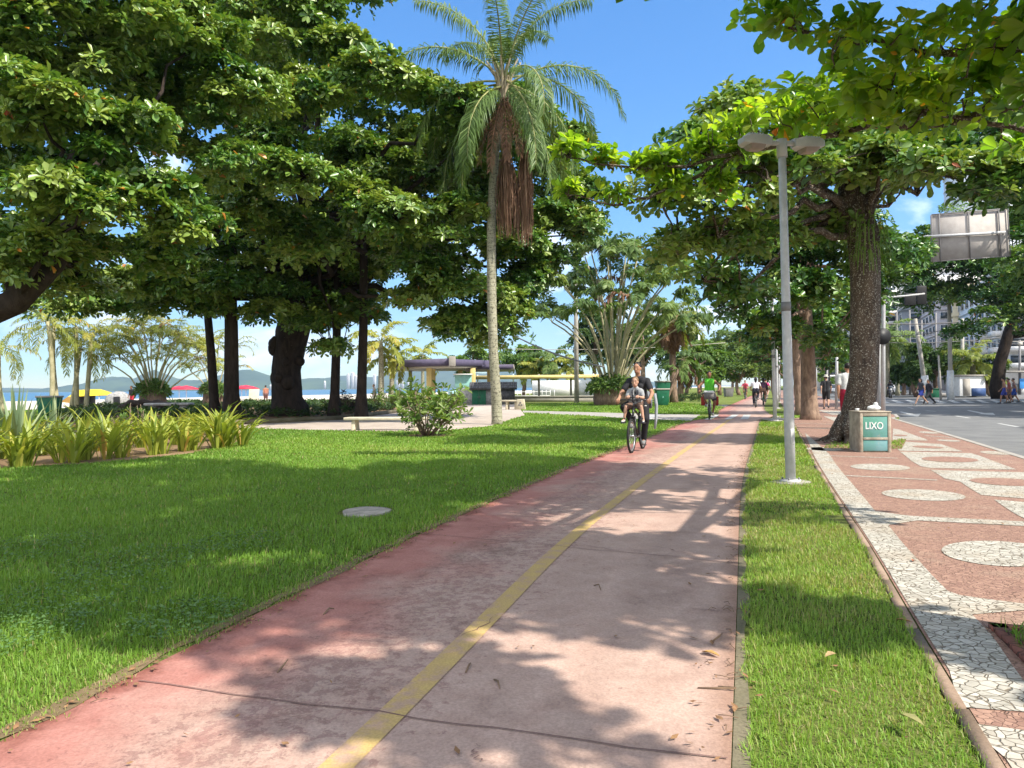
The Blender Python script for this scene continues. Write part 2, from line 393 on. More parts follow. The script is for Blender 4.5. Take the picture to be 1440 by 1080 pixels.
M_path=gmat('worn_red_paint',b_path)
def b_yel(nt,p,v):
    a=noise(nt,6,8,.7,v);f=noise(nt,90,3,.6,v)
    c=ramp(nt,a,[(.38,(.4,.265,.19)),(.5,(.45,.31,.13)),(.75,(.5,.36,.125))])
    c=mixc(nt,1.0,c,ramp(nt,f,[(.35,(.85,)*3),(.65,(1.08,)*3)]),'MULTIPLY')
    nt.links.new(c,p.inputs['Base Color']); setin(p,Roughness=.8)
M_yel=gmat('yellow_line_paint',b_yel)
def b_conc(c1,c2):
    def f(nt,p,v):
        a=noise(nt,1.2,6,.6,v);g=noise(nt,60,4,.6,v)
        c=ramp(nt,a,[(.3,c2),(.7,c1)]); c=mixc(nt,1.0,c,ramp(nt,g,[(.3,(.8,)*3),(.7,(1.1,)*3)]),'MULTIPLY')
        nt.links.new(c,p.inputs['Base Color']); nt.links.new(bump(nt,g,.3,.01),p.inputs['Normal'])
    return f
M_conc=gmat('grey_concrete',b_conc((.4,.37,.33),(.27,.25,.22)))
M_edge=gmat('mossy_concrete_edge',b_conc((.24,.2,.14),(.1,.095,.05)))
M_dry=gmat('dry_clippings_soil',b_conc((.23,.16,.085),(.11,.08,.045)))
M_kerb=gmat('brown_kerb_stone',b_conc((.33,.24,.18),(.2,.14,.1)))
M_plaza=gmat('pale_plaza_paving',b_conc((.5,.43,.36),(.36,.29,.24)))
M_asph=gmat('asphalt',b_conc((.19,.19,.185),(.13,.13,.13)))
M_sand=gmat('beach_sand',b_conc((.62,.56,.46),(.5,.44,.35)))
M_soil=gmat('bed_soil',b_conc((.3,.2,.115),(.16,.1,.055)))
M_wpaint=gmat('road_paint_white',b_conc((.5,.5,.48),(.33,.33,.32)))
M_joint=gmat('joint_filler',b_conc((.22,.13,.11),(.15,.09,.08)))
def stones(c1,c2,jc,scale,jw,dirt,dc):
    def f(nt,p,v):
        wv=N(nt,'ShaderNodeVectorMath',operation='ADD'); nz=N(nt,'ShaderNodeTexNoise'); setin(nz,Scale=7.0,Detail=3.0); nt.links.new(v,nz.inputs['Vector'])
        ms=N(nt,'ShaderNodeVectorMath',operation='SCALE'); ms.inputs['Scale'].default_value=.075; nt.links.new(nz.outputs['Color'],ms.inputs[0])
        nt.links.new(v,wv.inputs[0]); nt.links.new(ms.outputs[0],wv.inputs[1]); q=wv.outputs[0]
        e=N(nt,'ShaderNodeTexVoronoi',feature='DISTANCE_TO_EDGE'); setin(e,Scale=scale,Randomness=.9); nt.links.new(q,e.inputs['Vector'])
        k=N(nt,'ShaderNodeTexVoronoi',feature='F1'); setin(k,Scale=scale,Randomness=.9); nt.links.new(q,k.inputs['Vector'])
        sx=N(nt,'ShaderNodeSeparateColor'); nt.links.new(k.outputs['Color'],sx.inputs[0])
        base=ramp(nt,sx.outputs[0],[(.0,c2),(1,c1)])
        d=ramp(nt,noise(nt,1.1,6,.65,v),[(dirt,(0,)*3),(dirt+.22,(.8,)*3)]); base=mixc(nt,d,base,dc)
        base=mixc(nt,1.0,base,ramp(nt,noise(nt,40,4,.6,v),[(.3,(.85,)*3),(.7,(1.08,)*3)]),'MULTIPLY')
        jm=ramp(nt,e.outputs[0],[(jw*.4,(0,)*3),(jw*1.1,(1,)*3)])
        nt.links.new(mixc(nt,jm,jc,base),p.inputs['Base Color'])
        h=math1(nt,'ADD',math1(nt,'MULTIPLY',jm,1.0),math1(nt,'MULTIPLY',sx.outputs[1],.5))
        nt.links.new(bump(nt,h,.6,.012),p.inputs['Normal']); setin(p,Roughness=.7)
    return f
M_white=gmat('white_mosaic_stone',stones((.53,.495,.43),(.36,.335,.285),(.17,.14,.105),19.0,.055,.48,(.4,.32,.235)))
M_red=gmat('red_mosaic_stone',stones((.37,.225,.168),(.26,.15,.115),(.17,.1,.075),28.0,.045,.52,(.4,.3,.22)))
M_brick=gmat('red_brick_edge',stones((.36,.13,.09),(.26,.09,.065),(.1,.05,.04),11.0,.04,.7,(.3,.2,.15)))
# ================================================================ ground objects
struct('ground',MB().sheet([l1a,(1500,-300),(1500,2500),l1b],-.3),M_lawn)
ys=np.concatenate([np.arange(-6,30,.5),np.arange(32,197,4)])
def ribbon(fl,fr,ys,z,nu=2):
    V=[];n=len(ys)
    for y in ys:
        a,b=fl(y),fr(y)
        for i in range(nu): V.append((a+(b-a)*i/(nu-1),y,z))
    Fq=[[i*nu+j,i*nu+j+1,(i+1)*nu+j+1,(i+1)*nu+j] for i in range(n-1) for j in range(nu-1)]
    return MB().add(V,np.array(Fq))
park=[(l1a[0],l1a[1])]+[(XS(y),y) for y in ys]+[(XS(196)+D[0]*600,196+D[1]*600),(l1b[0],l1b[1])]
struct('lawn',MB().prism(park,-.3,0),M_lawn)
pm=ribbon(XL,XR,ys,.006,9); po=struct('bike_path',pm,M_path)
ua=po.data.attributes.new('u','FLOAT','POINT'); ua.data.foreach_set('value',np.tile(np.linspace(0,1,9),len(ys)).astype(np.float32))
yl=ys[(ys<29.5)]
struct('centre_line_marking',ribbon(lambda y:XC(y)-.062,lambda y:XC(y)+.062,yl,.010),M_yel)
yl2=np.array([29.8,31,32.5]); 
struct('path_edge_strip',ribbon(lambda y:XR(y)+.004,lambda y:XR(y)+.062+.014*math.sin(y*3)+.012*math.sin(y*7.3),ys[ys<100],.004),M_edge)
struct('path_edge_soil',ribbon(lambda y:XL(y)-.1,lambda y:XL(y)-.012+.02*math.sin(y*2.7)+.02*math.sin(y*6.1+1)+.012*math.sin(y*13),np.arange(-3,45,.1),.0085),M_dry)
# transverse joints of the path (measured)
jm=MB()
for a,b in (((195,960),(1024,1072)),((500,742),(1037,793)),((838,657.5),(1045,673)),((930,622),(1058,627))):
    pa,pb=G(*a),G(*b)
    pts=[pa+(pb-pa)*t+np.array([0,rng.normal(0,.012),0]) for t in np.linspace(0,1,16)]
    d=nrm((pb-pa)[:2]); nn=np.array([-d[1],d[0]])*.0038
    V=[];
    for q in pts: V+= [(q[0]+nn[0],q[1]+nn[1],.0115),(q[0]-nn[0],q[1]-nn[1],.0115)]
    jm.add(V,np.array([[2*i,2*i+1,2*i+3,2*i+2] for i in range(15)]))
def crack(p0,p1,wd,wob,n=14):
    pa,pb=G(*p0),G(*p1); V=[]
    off=np.cumsum(rng.normal(0,wob,n)); off-=np.linspace(off[0],off[-1],n); d=nrm((pb-pa)[:2]); q=np.array([-d[1],d[0]])
    for i,t in enumerate(np.linspace(0,1,n)):
        c=(pa+(pb-pa)*t)[:2]+q*off[i]; w_=wd*(.4+rng.random())*math.sin(math.pi*min(max(t,.06),.94))
        V+=[(*(c+q*w_),.0125),(*(c-q*w_),.0125)]
    jm.add(V,np.array([[2*i,2*i+1,2*i+3,2*i+2] for i in range(n-1)]))
crack((800,768),(905,778),.004,.02);crack((900,770),(1000,782),.003,.025);crack((670,1050),(690,1080),.004,.02);crack((965,858),(1030,862),.003,.015)
crack((640,900),(700,868),.003,.02);crack((1000,690),(1035,720),.003,.015)
struct('path_joints',jm,M_joint)
# zebra stripes across the path and the footpath that meets it
zb=MB()
def quad(mb,pts,z): mb.sheet([G(x,y)[:2] for x,y in pts],z)
for q in (((893,590.5),(912,583.5),(930,583.5),(914,590.5)),((1018,590),(1030,583.5),(1039,583.5),(1028,590)),((1041,590),(1046,583.5),(1056,583.5),(1052,590)),((990,590.5),(1003,583.5),(1012,583.5),(1000,590.5))): 
    quad(zb,q,.011)
struct('zebra_marking',zb,M_wpaint)
struct('footpath',MB().sheet([G(x,y)[:2] for x,y in [(735,577.5),(830,579.8),(930,582.5),(985,583.3),(972,592),(900,590),(830,585),(735,580.5)]],.004),M_conc)
struct('footpath',MB().sheet([G(x,y)[:2] for x,y in [(985,569.5),(1026,569.2),(1018,573.5),(985,573.5)]],.004),M_conc)
struct('footpath',MB().sheet([G(x,y)[:2] for x,y in [(1071,583),(1112,584),(1116,591),(1069,590)]],.004),M_conc)
plaza=[(330,602),(480,606),(610,607),(690,599.5),(738,584),(733,577),(726,568),(640,565),(500,565),(488,581),(340,597)]
plazaW=[G(x,y)[:2] for x,y in plaza]
struct('plaza',MB().sheet(plazaW,.005),M_plaza)
# sand, sea
struct('beach_sand',MB().sheet([l1a,l1b,l2b,l2a],-.02),M_sand)
m,nt,o=newmat('sea_water'); p=N(nt,'ShaderNodeBsdfPrincipled'); nt.links.new(p.outputs[0],o.inputs[0])
v=N(nt,'ShaderNodeNewGeometry').outputs['Position']; setin(p,Roughness=.35); p.inputs['Base Color'].default_value=(.05,.13,.2,1)
nt.links.new(bump(nt,noise(nt,.5,4,.6,v),.7,.4),p.inputs['Normal']); M_sea=m
struct('sea',MB().sheet([l2a-D*600,l2b+D*7000,l2b+D*7000+PN*9000,l2a-D*600+PN*9000],-.25),M_sea)
# ---- sidewalk of Portuguese mosaic
yk=ys[ys<190]
struct('sidewalk',ribbon(lambda y:XK(y)+.07,lambda y:XS(y)-.12,yk,.005,2),M_red)
kbm=MB()
for a_ in np.arange(-2,45,1.0):
    a,b=a_+.01,a_+.975; h=.012+rng.uniform(-.006,.006)
    kbm.add([(XK(a),a,.0),(XK(a)+.058,a,.0),(XK(a)+.058,a,h),(XK(a),a,h),(XK(b),b,.0),(XK(b)+.058,b,.0),(XK(b)+.058,b,h),(XK(b),b,h)],np.array([[3,2,6,7],[0,3,7,4],[1,5,6,2],[0,1,2,3],[4,7,6,5]]))
struct('strip_kerb',kbm,M_kerb)
struct('street_kerb',ribbon(lambda y:XS(y)-.12,lambda y:XS(y)+.02,yk,.012,2),M_conc)
mo=MB()
def poly(mb,px,z): mb.sheet([G(x,y)[:2] for x,y in px],z)
kside=[(XK(y)+.085,y) for y in np.arange(-1.,14.,.4)]
W1=[(1396,1100),(1349,997),(1440,1003.5),(1500,1008),(1500,1000),(1440,960),(1425,940),(1396,897),(1367,866),(1440,860),(1520,862),(1520,855),(1440,851),(1387,844),(1351,839),(1333,833),(1311,811),(1284,781),(1271,767),(1249,739.5),(1290,733),(1440,741),(1520,746),(1520,739),(1440,734.5),(1280,726.5),(1231,720),(1213,698),(1205,689),(1196,678),(1187,668),(1176,654),(1166,639),(1151,625),(1132,609)]
w1=[tuple(G(x,y)[:2]) for x,y in W1[1:]]
kk=[k for k in kside if G(1349,997)[1]-.0<k[1]<G(1132,609)[1]]
poly_w=[*[(k[0],k[1]) for k in kk][::-1],*w1] 
mo.sheet(poly_w,.009)
k2=[k for k in kside if k[1]<G(1353,1017)[1]]
mo.sheet([*[(k[0],k[1]) for k in k2],*[tuple(G(x,y)[:2]) for x,y in ((1353,1018),(1440,1030),(1530,1040))],tuple(G(1700,1500)[:2])],.009)
def lin(a,b,wd,mb=mo,z=.009):
    pa,pb=G(*a),G(*b); d=nrm((pb-pa)[:2]); q=np.array([-d[1],d[0]])*wd/2
    mb.sheet([pa[:2]+q,pb[:2]+q,pb[:2]-q,pa[:2]-q],z)
lin((1168,641.5),(1263,645),.09);lin((1189,669.5),(1318,676),.09)
for a,b in (((1132,602),(1182,604)),((1120,596),(1175,597)),((1285,598.5),(1300,599)),((1300,613),(1340,616))): lin(a,b,.12)
def elli(cx,cy,rx,ry,tilt,mb,z):
    mb.sheet([G(cx+rx*math.cos(t),cy+ry*math.sin(t)+rx*math.cos(t)*tilt)[:2] for t in np.linspace(0,2*math.pi,40,endpoint=False)],z)
elli(1238,657.6,42,4.6,.03,mo,.009);elli(1299,697,59,7.6,.05,mo,.009);elli(1408,780,84,17.5,.06,mo,.009)
elli(1402,637.5,24,2.2,.06,mo,.009);elli(1334,620,17,1.2,.05,mo,.009);elli(1306,608.6,14,1.3,.06,mo,.009);elli(1160,632,26,2.4,.03,mo,.009)
P1=[(1265,635.7),(1365,637.8),(1379,642),(1397,649),(1429,660.7),(1420,661.2),(1309,658.8),(1295,656.5),(1282,649),(1272,640.5)]
P2=[(1309,661.6),(1440,665),(1540,668),(1560,712),(1440,702),(1380,697),(1365,688),(1350,678),(1329,674),(1318,667)]
P3=[(1398,703.5),(1440,707),(1560,720),(1560,744),(1440,730),(1425,722),(1410,712)]
P0=[(1256,603),(1265,604.5),(1282,611),(1302,618),(1305,620),(1255,619.4)]
P0b=[(1256,620.4),(1323,625),(1354,635.4),(1265,634.4),(1256,627)]
PA=[(1158,585.5),(1178,587),(1197,601),(1188,598),(1172,592)]; PB=[(1150,577),(1185,578),(1200,584),(1170,583.5)]
for q in (P1,P2,P3,P0,P0b,PA,PB): poly(mo,q,.009)
mr=MB()
elli(1336,647,40,3.9,.03,mr,.013);elli(1416,679,52,5.2,.05,mr,.013);elli(1266,613,10,1.2,.03,mr,.013);elli(1305,629.5,22,1.7,.05,mr,.013)
struct('mosaic_white',mo,M_white); struct('mosaic_red',mr,M_red)
# ---- street
far=[(1100,551),(1236,551.5),(1262,554.5),(1322,557.5),(1402,554),(1500,553),(1900,552)]
struct('street',MB().sheet([(XS(y)+.02,y) for y in ys]+[(XS(196)+D[0]*500,196+D[1]*500),(900,700),(900,-40),(XS(-6),-40)],-.13),M_asph)
fw=[G(x,y,-.13)[:2] for x,y in far[1:]]
struct('far_pavement',MB().prism([*fw,(700,60),(700,600),(300,600),tuple(G(1236,548,-.13)[:2])],-.13,.0),M_conc)
mk=MB()
def mkp(px): mk.sheet([G(x,y,-.13)[:2] for x,y in px],-.126)
mkp([(1264,579.2),(1268,578.8),(1285,582.3),(1295,581.6),(1291,586),(1268,585),(1279,583.6)])
mkp([(1359,577.4),(1364,577.0),(1385,581),(1396,580.6),(1400,583.8),(1375,582.6),(1380,581.8)])
for a,b,wd in (((1344,585),(1363,588),.14),((1404,595.5),(1431,600.3),.14),((1276,572.5),(1284,574.5),.12),((1330,573.7),(1395,572.6),.3),((1302,577.5),(1316,578.7),.14),((1420,578),(1440,579),.3)):
    pa,pb=G(*a,-.13),G(*b,-.13); d=nrm((pb-pa)[:2]); q=np.array([-d[1],d[0]])*wd/2
    mk.sheet([pa[:2]+q,pb[:2]+q,pb[:2]-q,pa[:2]-q],-.126)
for i in range(11):
    x=1232+i*20; mkp([(x,562.3),(x+6,562.2),(x+20,566.6),(x+10,566.8)])
struct('road_markings',mk,M_wpaint)
# ---- tree pits in the sidewalk
def pit(corners,name_):
    c=np.array(corners); cen=c.mean(0); br=MB()
    for i in range(4):
        a,b=c[i],c[(i+1)%4]; d=nrm(b-a); L=np.linalg.norm(b-a)
        br.box((*((a+b)/2),.012),(L+.08,.075,.035),math.atan2(d[1],d[0]))
    struct('pit_kerb',br,M_brick); struct('pit_soil',MB().sheet(c,.016),M_soil)
c0=G(1405,887)[:2]; dv=np.array([.3,.95]);dw=np.array([.95,-.3])
PIT0=[c0,c0+dw*1.5,c0+dw*1.5-dv*1.5,c0-dv*1.5]
pit(PIT0,'a'); PT1=G(1204,622); 
PIT1=[G(1158,631)[:2],G(1268,632)[:2],G(1275,619)[:2],G(1172,619)[:2]]
struct('pit_soil',MB().sheet(PIT1,.011),M_soil)
# ---- planting beds
bedL=[(-420,690),(-200,675),(0,660),(60,656),(120,653),(200,646),(270,638),(330,624),(340,616),(300,606),(200,604),(80,604),(-60,606),(-300,610)]
bedLW=[G(x,y)[:2] for x,y in bedL]
struct('bed_soil',MB().sheet(bedLW,.012),M_soil)
bedT=[(60,600),(130,602),(345,597),(486,590),(560,580),(570,572),(480,569),(240,569),(100,580)]
bedTW=[G(x,y)[:2] for x,y in bedT]
struct('bed_soil',MB().prism(bedTW,-.05,.12),M_soil)
kb=MB()
for (a,b) in zip(bedT[1:5],bedT[2:6]):
    A,B=G(*a)[:2],G(*b)[:2]; d=nrm(B-A); kb.box((*((A+B)/2),.08),(np.linalg.norm(B-A),.12,.2),math.atan2(d[1],d[0]))
struct('bed_kerb',kb,M_edge)
ring=G(600,613)[:2]
struct('bush_soil',MB().sheet([ring+np.array([math.cos(t)*(.75+.12*math.sin(3*t)),math.sin(t)*.7]) for t in np.linspace(0,6.28,26)[:-1]],.009),M_soil)
# ---- grass
G_stops=[(0,(.095,.185,.025)),(.45,(.155,.28,.036)),(.8,(.235,.36,.055)),(.93,(.3,.3,.1)),(1,(.38,.32,.16))]
M_grass=leafmat('grass_blade',G_stops,.34,.5,.3)
def blades(mb,x,y,h,wd,v,lean=.55,z=0):
    n=len(x); a=rng.uniform(0,6.283,n); l=np.abs(rng.normal(0,lean,n))
    d=np.stack([np.cos(a),np.sin(a),np.zeros(n)],1); s=np.stack([-np.sin(a),np.cos(a),np.zeros(n)],1)
    b=np.stack([x,y,np.full(n,z)],1); up=np.array([0,0,1.]); h=h[:,None];l=l[:,None];wd=wd[:,None]
    mid=b+up*h*.6*np.cos(l)+d*h*.5*np.sin(l); tip=mid+up*h*.45*np.cos(l*1.9)+d*h*.55*np.sin(l*1.9)
    V=np.stack([b-s*wd,b+s*wd,mid+s*wd*.8,mid-s*wd*.8,tip],1).reshape(-1,3); i=np.arange(n)[:,None]*5
    mb.add(V,i+np.array([0,1,2,3]),v); k=mb.n-len(V)
    mb.F.append(k+i+np.array([3,2,4]));mb.A.append(v);mb.M.append(np.zeros(n,int))
def vnoise(x,y,s,seed):
    r=np.random.default_rng(seed); T=r.random((64,64)); xi=x/s;yi=y/s; i=np.floor(xi).astype(int);j=np.floor(yi).astype(int); fx=xi-i;fy=yi-j
    fx=fx*fx*(3-2*fx);fy=fy*fy*(3-2*fy); t=lambda a,b:T[a%64,b%64]
    return (t(i,j)*(1-fx)+t(i+1,j)*fx)*(1-fy)+(t(i,j+1)*(1-fx)+t(i+1,j+1)*fx)*fy
plazaA=np.array(plazaW); manh=G(515,721)[:2]; fpA=np.array([G(x,y)[:2] for x,y in [(735,577.5),(830,579.8),(930,582.5),(985,583.3),(972,592),(900,590),(830,585),(735,580.5)]])
def lawnmask(x,y):
    k=(x<XL(y)+.015+rng.normal(0,.03,x.shape)+.13*(vnoise(x,y,.21,3)-.5)+.06*(vnoise(x,y,.07,5)-.5))&(x>-.72*np.abs(y)-1.6)
    k&=~inpoly(x,y,plazaA)&~inpoly(x,y,np.array(bedLW))&~inpoly(x,y,np.array(bedTW))&~inpoly(x,y,fpA)
    k&=((x-manh[0])/.3)**2+((y-manh[1])/.38)**2>1
    k&=((x-ring[0])/.6)**2+((y-ring[1])/.55)**2>rng.uniform(.6,1.3,x.shape)
    return k
def sow(mask,x0,x1,y0,y1,dens,h,wd,mb,lean=.75,vb=.45,rag=None):
    n=int((x1-x0)*(y1-y0)*dens); x=rng.uniform(x0,x1,n);y=rng.uniform(y0,y1,n); k=mask(x,y);x,y=x[k],y[k]
    big=vnoise(x,y,1.3,1);sm=vnoise(x,y,.35,2)
    hh=h*(.55+.5*sm+.35*big)*rng.uniform(.6,1.25,len(x))
    v=np.clip(vb-.36+.3*big+.2*sm+.35*vnoise(x,y,3.1,21)**1.5+rng.normal(0,.12,len(x)),0,.9); dry=rng.random(len(x))<.035; v=np.where(dry,rng.uniform(.9,1,len(x)),v)
    if rag is not None:
        e=rag(x,y); hh*=1-.45*e; v=np.where(rng.random(len(x))<.55*np.clip(e-.35,0,1)*1.3,rng.uniform(.9,1,len(x)),np.clip(v+.2*e*rng.random(len(x)),0,1))
    blades(mb,x,y,hh,np.full(len(x),wd)*rng.uniform(.6,1.3,len(x)),v,lean)
gm=MB(); edge=lambda x,y: np.clip(1-(XL(y)-x)/.3,0,1)
for (x0,x1,y0,y1,de,h,wd) in ((-6,-.5,2.2,5.2,6800,.056,.0026),(-8,.5,5.2,9,3300,.054,.0037),(-12,2.2,9,14,1600,.054,.0056),(-18,5,14,22,760,.054,.009),(-26,8,22,34,270,.055,.016),(-34,13,34,60,80,.07,.03)):
    sow(lawnmask,x0,x1,y0,y1,de,h,wd,gm,rag=edge)
o=mkobj('grass',gm,M_grass); o['kind']='stuff'
gs=MB(); sm_=lambda x,y:(x>XR(y)+.01+.09*(vnoise(x,y,.2,9)))&(x<XK(y)+.03*vnoise(x,y,.15,8))&~((y>26.5)&(y<29.5))
dryp=lambda x,y: np.clip(1.25-np.abs(x-(XR(y)+XK(y))/2)/((XK(y)-XR(y))/2+.01)*1.0,0,1)*0+np.clip(vnoise(x,y,.6,12)*1.3-.5,0,.7)
for (x0,x1,y0,y1,de,h,wd) in ((.8,2.2,2.2,4.5,9000,.043,.0022),(.8,3,4.5,7.5,5200,.043,.003),(1.2,4.6,7.5,12,2500,.045,.0045),(2.2,7,12,20,800,.055,.009),(4,12,20,40,240,.06,.018)):
    sow(sm_,x0,x1,y0,y1,de,h,wd,gs,.85,.7,rag=dryp)
pA=np.array(PIT0); sow(lambda x,y:inpoly(x,y,pA),PIT0[3][0]-.1,PIT0[1][0]+.1,PIT0[3][1]-1,PIT0[0][1]+.1,2500,.09,.004,gs,.6,.3)
pB=np.array(PIT1); sow(lambda x,y:inpoly(x,y,pB)&(np.hypot(x-PT1[0],y-PT1[1])>.5),pB[:,0].min(),pB[:,0].max(),pB[:,1].min(),pB[:,1].max(),250,.06,.01,gs,.6,.5)
o=mkobj('grass',gs,M_grass); o['kind']='stuff'
# low broad-leaved weeds in the near lawn
cl_=MB()
for (cx,cy,rr) in ((110,850,.5),(180,800,.45),(40,780,.5),(260,880,.3),(20,900,.35),(330,770,.35)):
    c=G(cx,cy); n=420; a=rng.uniform(0,6.28,n); q=rr*np.sqrt(rng.random(n)); x=c[0]+q*np.cos(a);y=c[1]+q*np.sin(a)*1.3
    k=lawnmask(x,y);x,y=x[k],y[k]; n=len(x); d=rng.uniform(0,6.28,n)
    dd=np.stack([np.cos(d),np.sin(d),rng.uniform(0,.4,n)],1); nn=np.stack([rng.normal(0,.25,n),rng.normal(0,.25,n),np.ones(n)],1)
    leaves(cl_,np.stack([x,y,rng.uniform(.04,.085,n)],1),nrm(dd),nn,rng.uniform(.016,.03,n),rng.uniform(.013,.024,n),np.clip(rng.normal(.2,.1,n),0,1))
M_weed=leafmat('weed_leaf',[(0,(.08,.16,.045)),(1,(.14,.24,.06))],.25)
o=mkobj('undergrowth',cl_,M_weed); o['kind']='stuff'
# fallen twigs and dry clippings along the path edges
tw=MB()
for _ in range(260):
    y=rng.uniform(2.7,16); side=rng.random()<.62
    x=XL(y)+abs(rng.normal(0,.05)) if side else XR(y)+rng.normal(-.06,.06)
    a=rng.uniform(0,6.28);L=rng.uniform(.02,.09)
    tw.tube([(x,y,.012),(x+L*.5*math.cos(a),y+L*.5*math.sin(a),.022),(x+L*math.cos(a+.4),y+L*math.sin(a+.4),.012)],.0018,4)
for _ in range(420):
    q=rng.random(); y=2.6+13*q**1.5
    s_=rng.random(); x=XL(y)+rng.normal(.02,.07) if s_<.45 else (XR(y)+rng.normal(-.05,.1) if s_<.75 else rng.uniform(XL(y),XK(y)+1.5))
    a=rng.uniform(0,6.28);L=rng.uniform(.008,.03); d=np.array([math.cos(a),math.sin(a),0]); n_=np.array([-d[1],d[0],0])*.4; b_=np.array([x,y,.016+(0.03 if XR(y)+.1<x<XK(y) else 0)])
    tw.add([b_-d*L,b_+n_*L+[0,0,.004],b_+d*L+[0,0,.006],b_-n_*L],[[0,3,2,1]],m=1)
M_twig=mat('dry_twig',(.2,.13,.08),.9)
o=mkobj('litter',tw,[M_twig,mat('leaf_crumbs',(.3,.17,.08),.9,(.16,.08,.04),30)]); o['kind']='stuff'
for i,(a,b,c,L_) in enumerate((((1090*.9,970),(1010,968),(1035,974),1),((390,948),(405,930),(400,940),1),((455,866),(470,858),(463,860),1),((835,825),(845,832),(842,826),1),((695,958),(703,972),(700,964),1),((655,948),(662,935),(660,940),1),((1000,905),(1016,893),(1012,900),1))):
    A,B,C_=G(*a),G(*b),G(*c); up=np.array([0,0,.02])
    t_=mkobj('twig',MB().tube([A-C_+up*.4,up,B-C_+up*.5],[.004,.005,.002],5),M_twig,loc=C_)
    tag(t_,['thin brown twig lying across the right edge of the path','curled brown twig on the left lane near the lawn edge','thin straight twig at the foot of the left lawn edge','small hooked twig on the right lane beside the yellow line','short dark twig just right of the yellow line','bent twig just left of the yellow line','forked twig near the right concrete edge'][i],'twig','fallen twigs on the path')
def dryleaf(px,py,L,label,c,z=.012):
    mb=MB(); g=G(px,py,z); a=rng.uniform(0,6.28)
    leaves(mb,np.array([[0,0,.004]]),np.array([[math.cos(a),math.sin(a),.1]]),np.array([[.1,.1,1.]]),np.array([L]),np.array([L*.5]),np.array([.5]),.18,.15,rnd=True)
    o=mkobj('fallen_leaf',mb,mat('fallen_leaf',c,.7,scale=30),loc=g); tag(o,label,'leaf','fallen leaves')
dryleaf(1013,924,.1,'yellow brown leaf lying on the right lane of the path',(.5,.3,.1))
dryleaf(1284,876,.09,'dry brown leaf on the white stones beside the grass strip',(.42,.22,.1),.014)
dryleaf(1300,1022,.11,'large pale olive leaf on the near end of the grass strip',(.32,.3,.12),.06)
dryleaf(1160,925,.09,'small tan leaf in the middle of the grass strip',(.4,.28,.14),.06)
dryleaf(840,642,.16,'curled red brown leaf on the left path edge before the bicycle',(.3,.08,.04))
dryleaf(1283,790,.07,'small reddish leaf on the white mosaic band',(.38,.15,.08),.014)
# slab in the lawn
mh=MB(); mh.prism([(math.cos(t)*.25*(1+.06*math.sin(5*t)),math.sin(t)*.3*(1+.08*math.sin(3*t+1))) for t in np.linspace(0,6.283,22)[:-1]],-.02,.022)
tag(mkobj('inspection_cover',mh,mat('rough_cover',(.36,.32,.27),.9,(.2,.18,.15),7,bmp=.5),loc=(manh[0],manh[1],0),bevel=.01),'rough grey concrete cover set in the shaded lawn','cover')
# ================================================================ plant materials
L_al=[(0,(.02,.07,.014)),(.35,(.052,.135,.022)),(.6,(.115,.215,.034)),(.88,(.215,.3,.06)),(.93,(.22,.26,.05)),(.955,(.42,.16,.03)),(.985,(.5,.22,.04)),(1,(.35,.03,.03))]
M_almond=leafmat('almond_leaf',L_al,.22,.34,.55,(1.6,1.55,.6))
M_almondy=leafmat('almond_leaf_young',[(0,(.045,.105,.012)),(.4,(.09,.18,.02)),(.7,(.14,.235,.028)),(.9,(.2,.27,.04)),(.93,(.3,.26,.03)),(.955,(.5,.2,.03)),(.985,(.52,.3,.04)),(1,(.35,.03,.03))],.5,.36,.5,(2.8,2.7,.7))
M_small=leafmat('fresh_leaf',[(0,(.045,.1,.02)),(.5,(.1,.19,.035)),(1,(.19,.26,.06))],.35)
M_far=leafmat('far_leaf',[(0,(.06,.11,.035)),(.5,(.13,.2,.06)),(1,(.24,.3,.1))],.35,.6,.2)
M_dark=leafmat('dark_leaf',[(0,(.02,.045,.015)),(.6,(.05,.1,.025)),(1,(.1,.15,.04))],.25,.5,.25)
M_palm=leafmat('palm_leaflet',[(0,(.05,.095,.025)),(.5,(.11,.18,.045)),(1,(.22,.28,.09))],.3,.45,.3)
M_palmy=leafmat('yellow_palm_leaflet',[(0,(.12,.17,.03)),(.5,(.26,.29,.05)),(.9,(.42,.36,.08)),(1,(.5,.25,.05))],.35,.45,.3)
M_dead=leafmat('dead_frond',[(0,(.12,.065,.04)),(.5,(.22,.125,.08)),(1,(.36,.24,.16))],.15,.8,.1,(1.1,.9,.7))
M_lily=leafmat('strap_leaf',[(0,(.14,.2,.03)),(.5,(.29,.345,.05)),(.85,(.46,.46,.1)),(1,(.45,.3,.08))],.4,.4,.4)
M_agave=leafmat('grey_strap_leaf',[(0,(.13,.19,.1)),(.6,(.22,.29,.15)),(1,(.35,.4,.22))],.25,.45,.3)
M_rach=mat('frond_rachis',(.3,.3,.12),.6,(.2,.2,.07),5)
def barkmat(name,c1,c2,spot=None,sc=6,lich=.6,ssc=14):
    m,nt,o=newmat(name); p=N(nt,'ShaderNodeBsdfPrincipled'); nt.links.new(p.outputs[0],o.inputs[0]); setin(p,Roughness=.9); p.inputs['Specular IOR Level'].default_value=.15
    v=objco(nt); mp=N(nt,'ShaderNodeMapping'); mp.inputs['Scale'].default_value=(1,1,.35); nt.links.new(v,mp.inputs[0])
    n=noise(nt,sc,7,.65,mp.outputs[0],.3); c=ramp(nt,n,[(.35,c2),(.62,c1)])
    if spot: c=mixc(nt,ramp(nt,noise(nt,ssc,4,.6,v),[(lich,(0,)*3),(lich+.04,(.85,)*3)]),c,spot)
    nt.links.new(c,p.inputs['Base Color']); nt.links.new(bump(nt,n,.9,.05),p.inputs['Normal']); return m
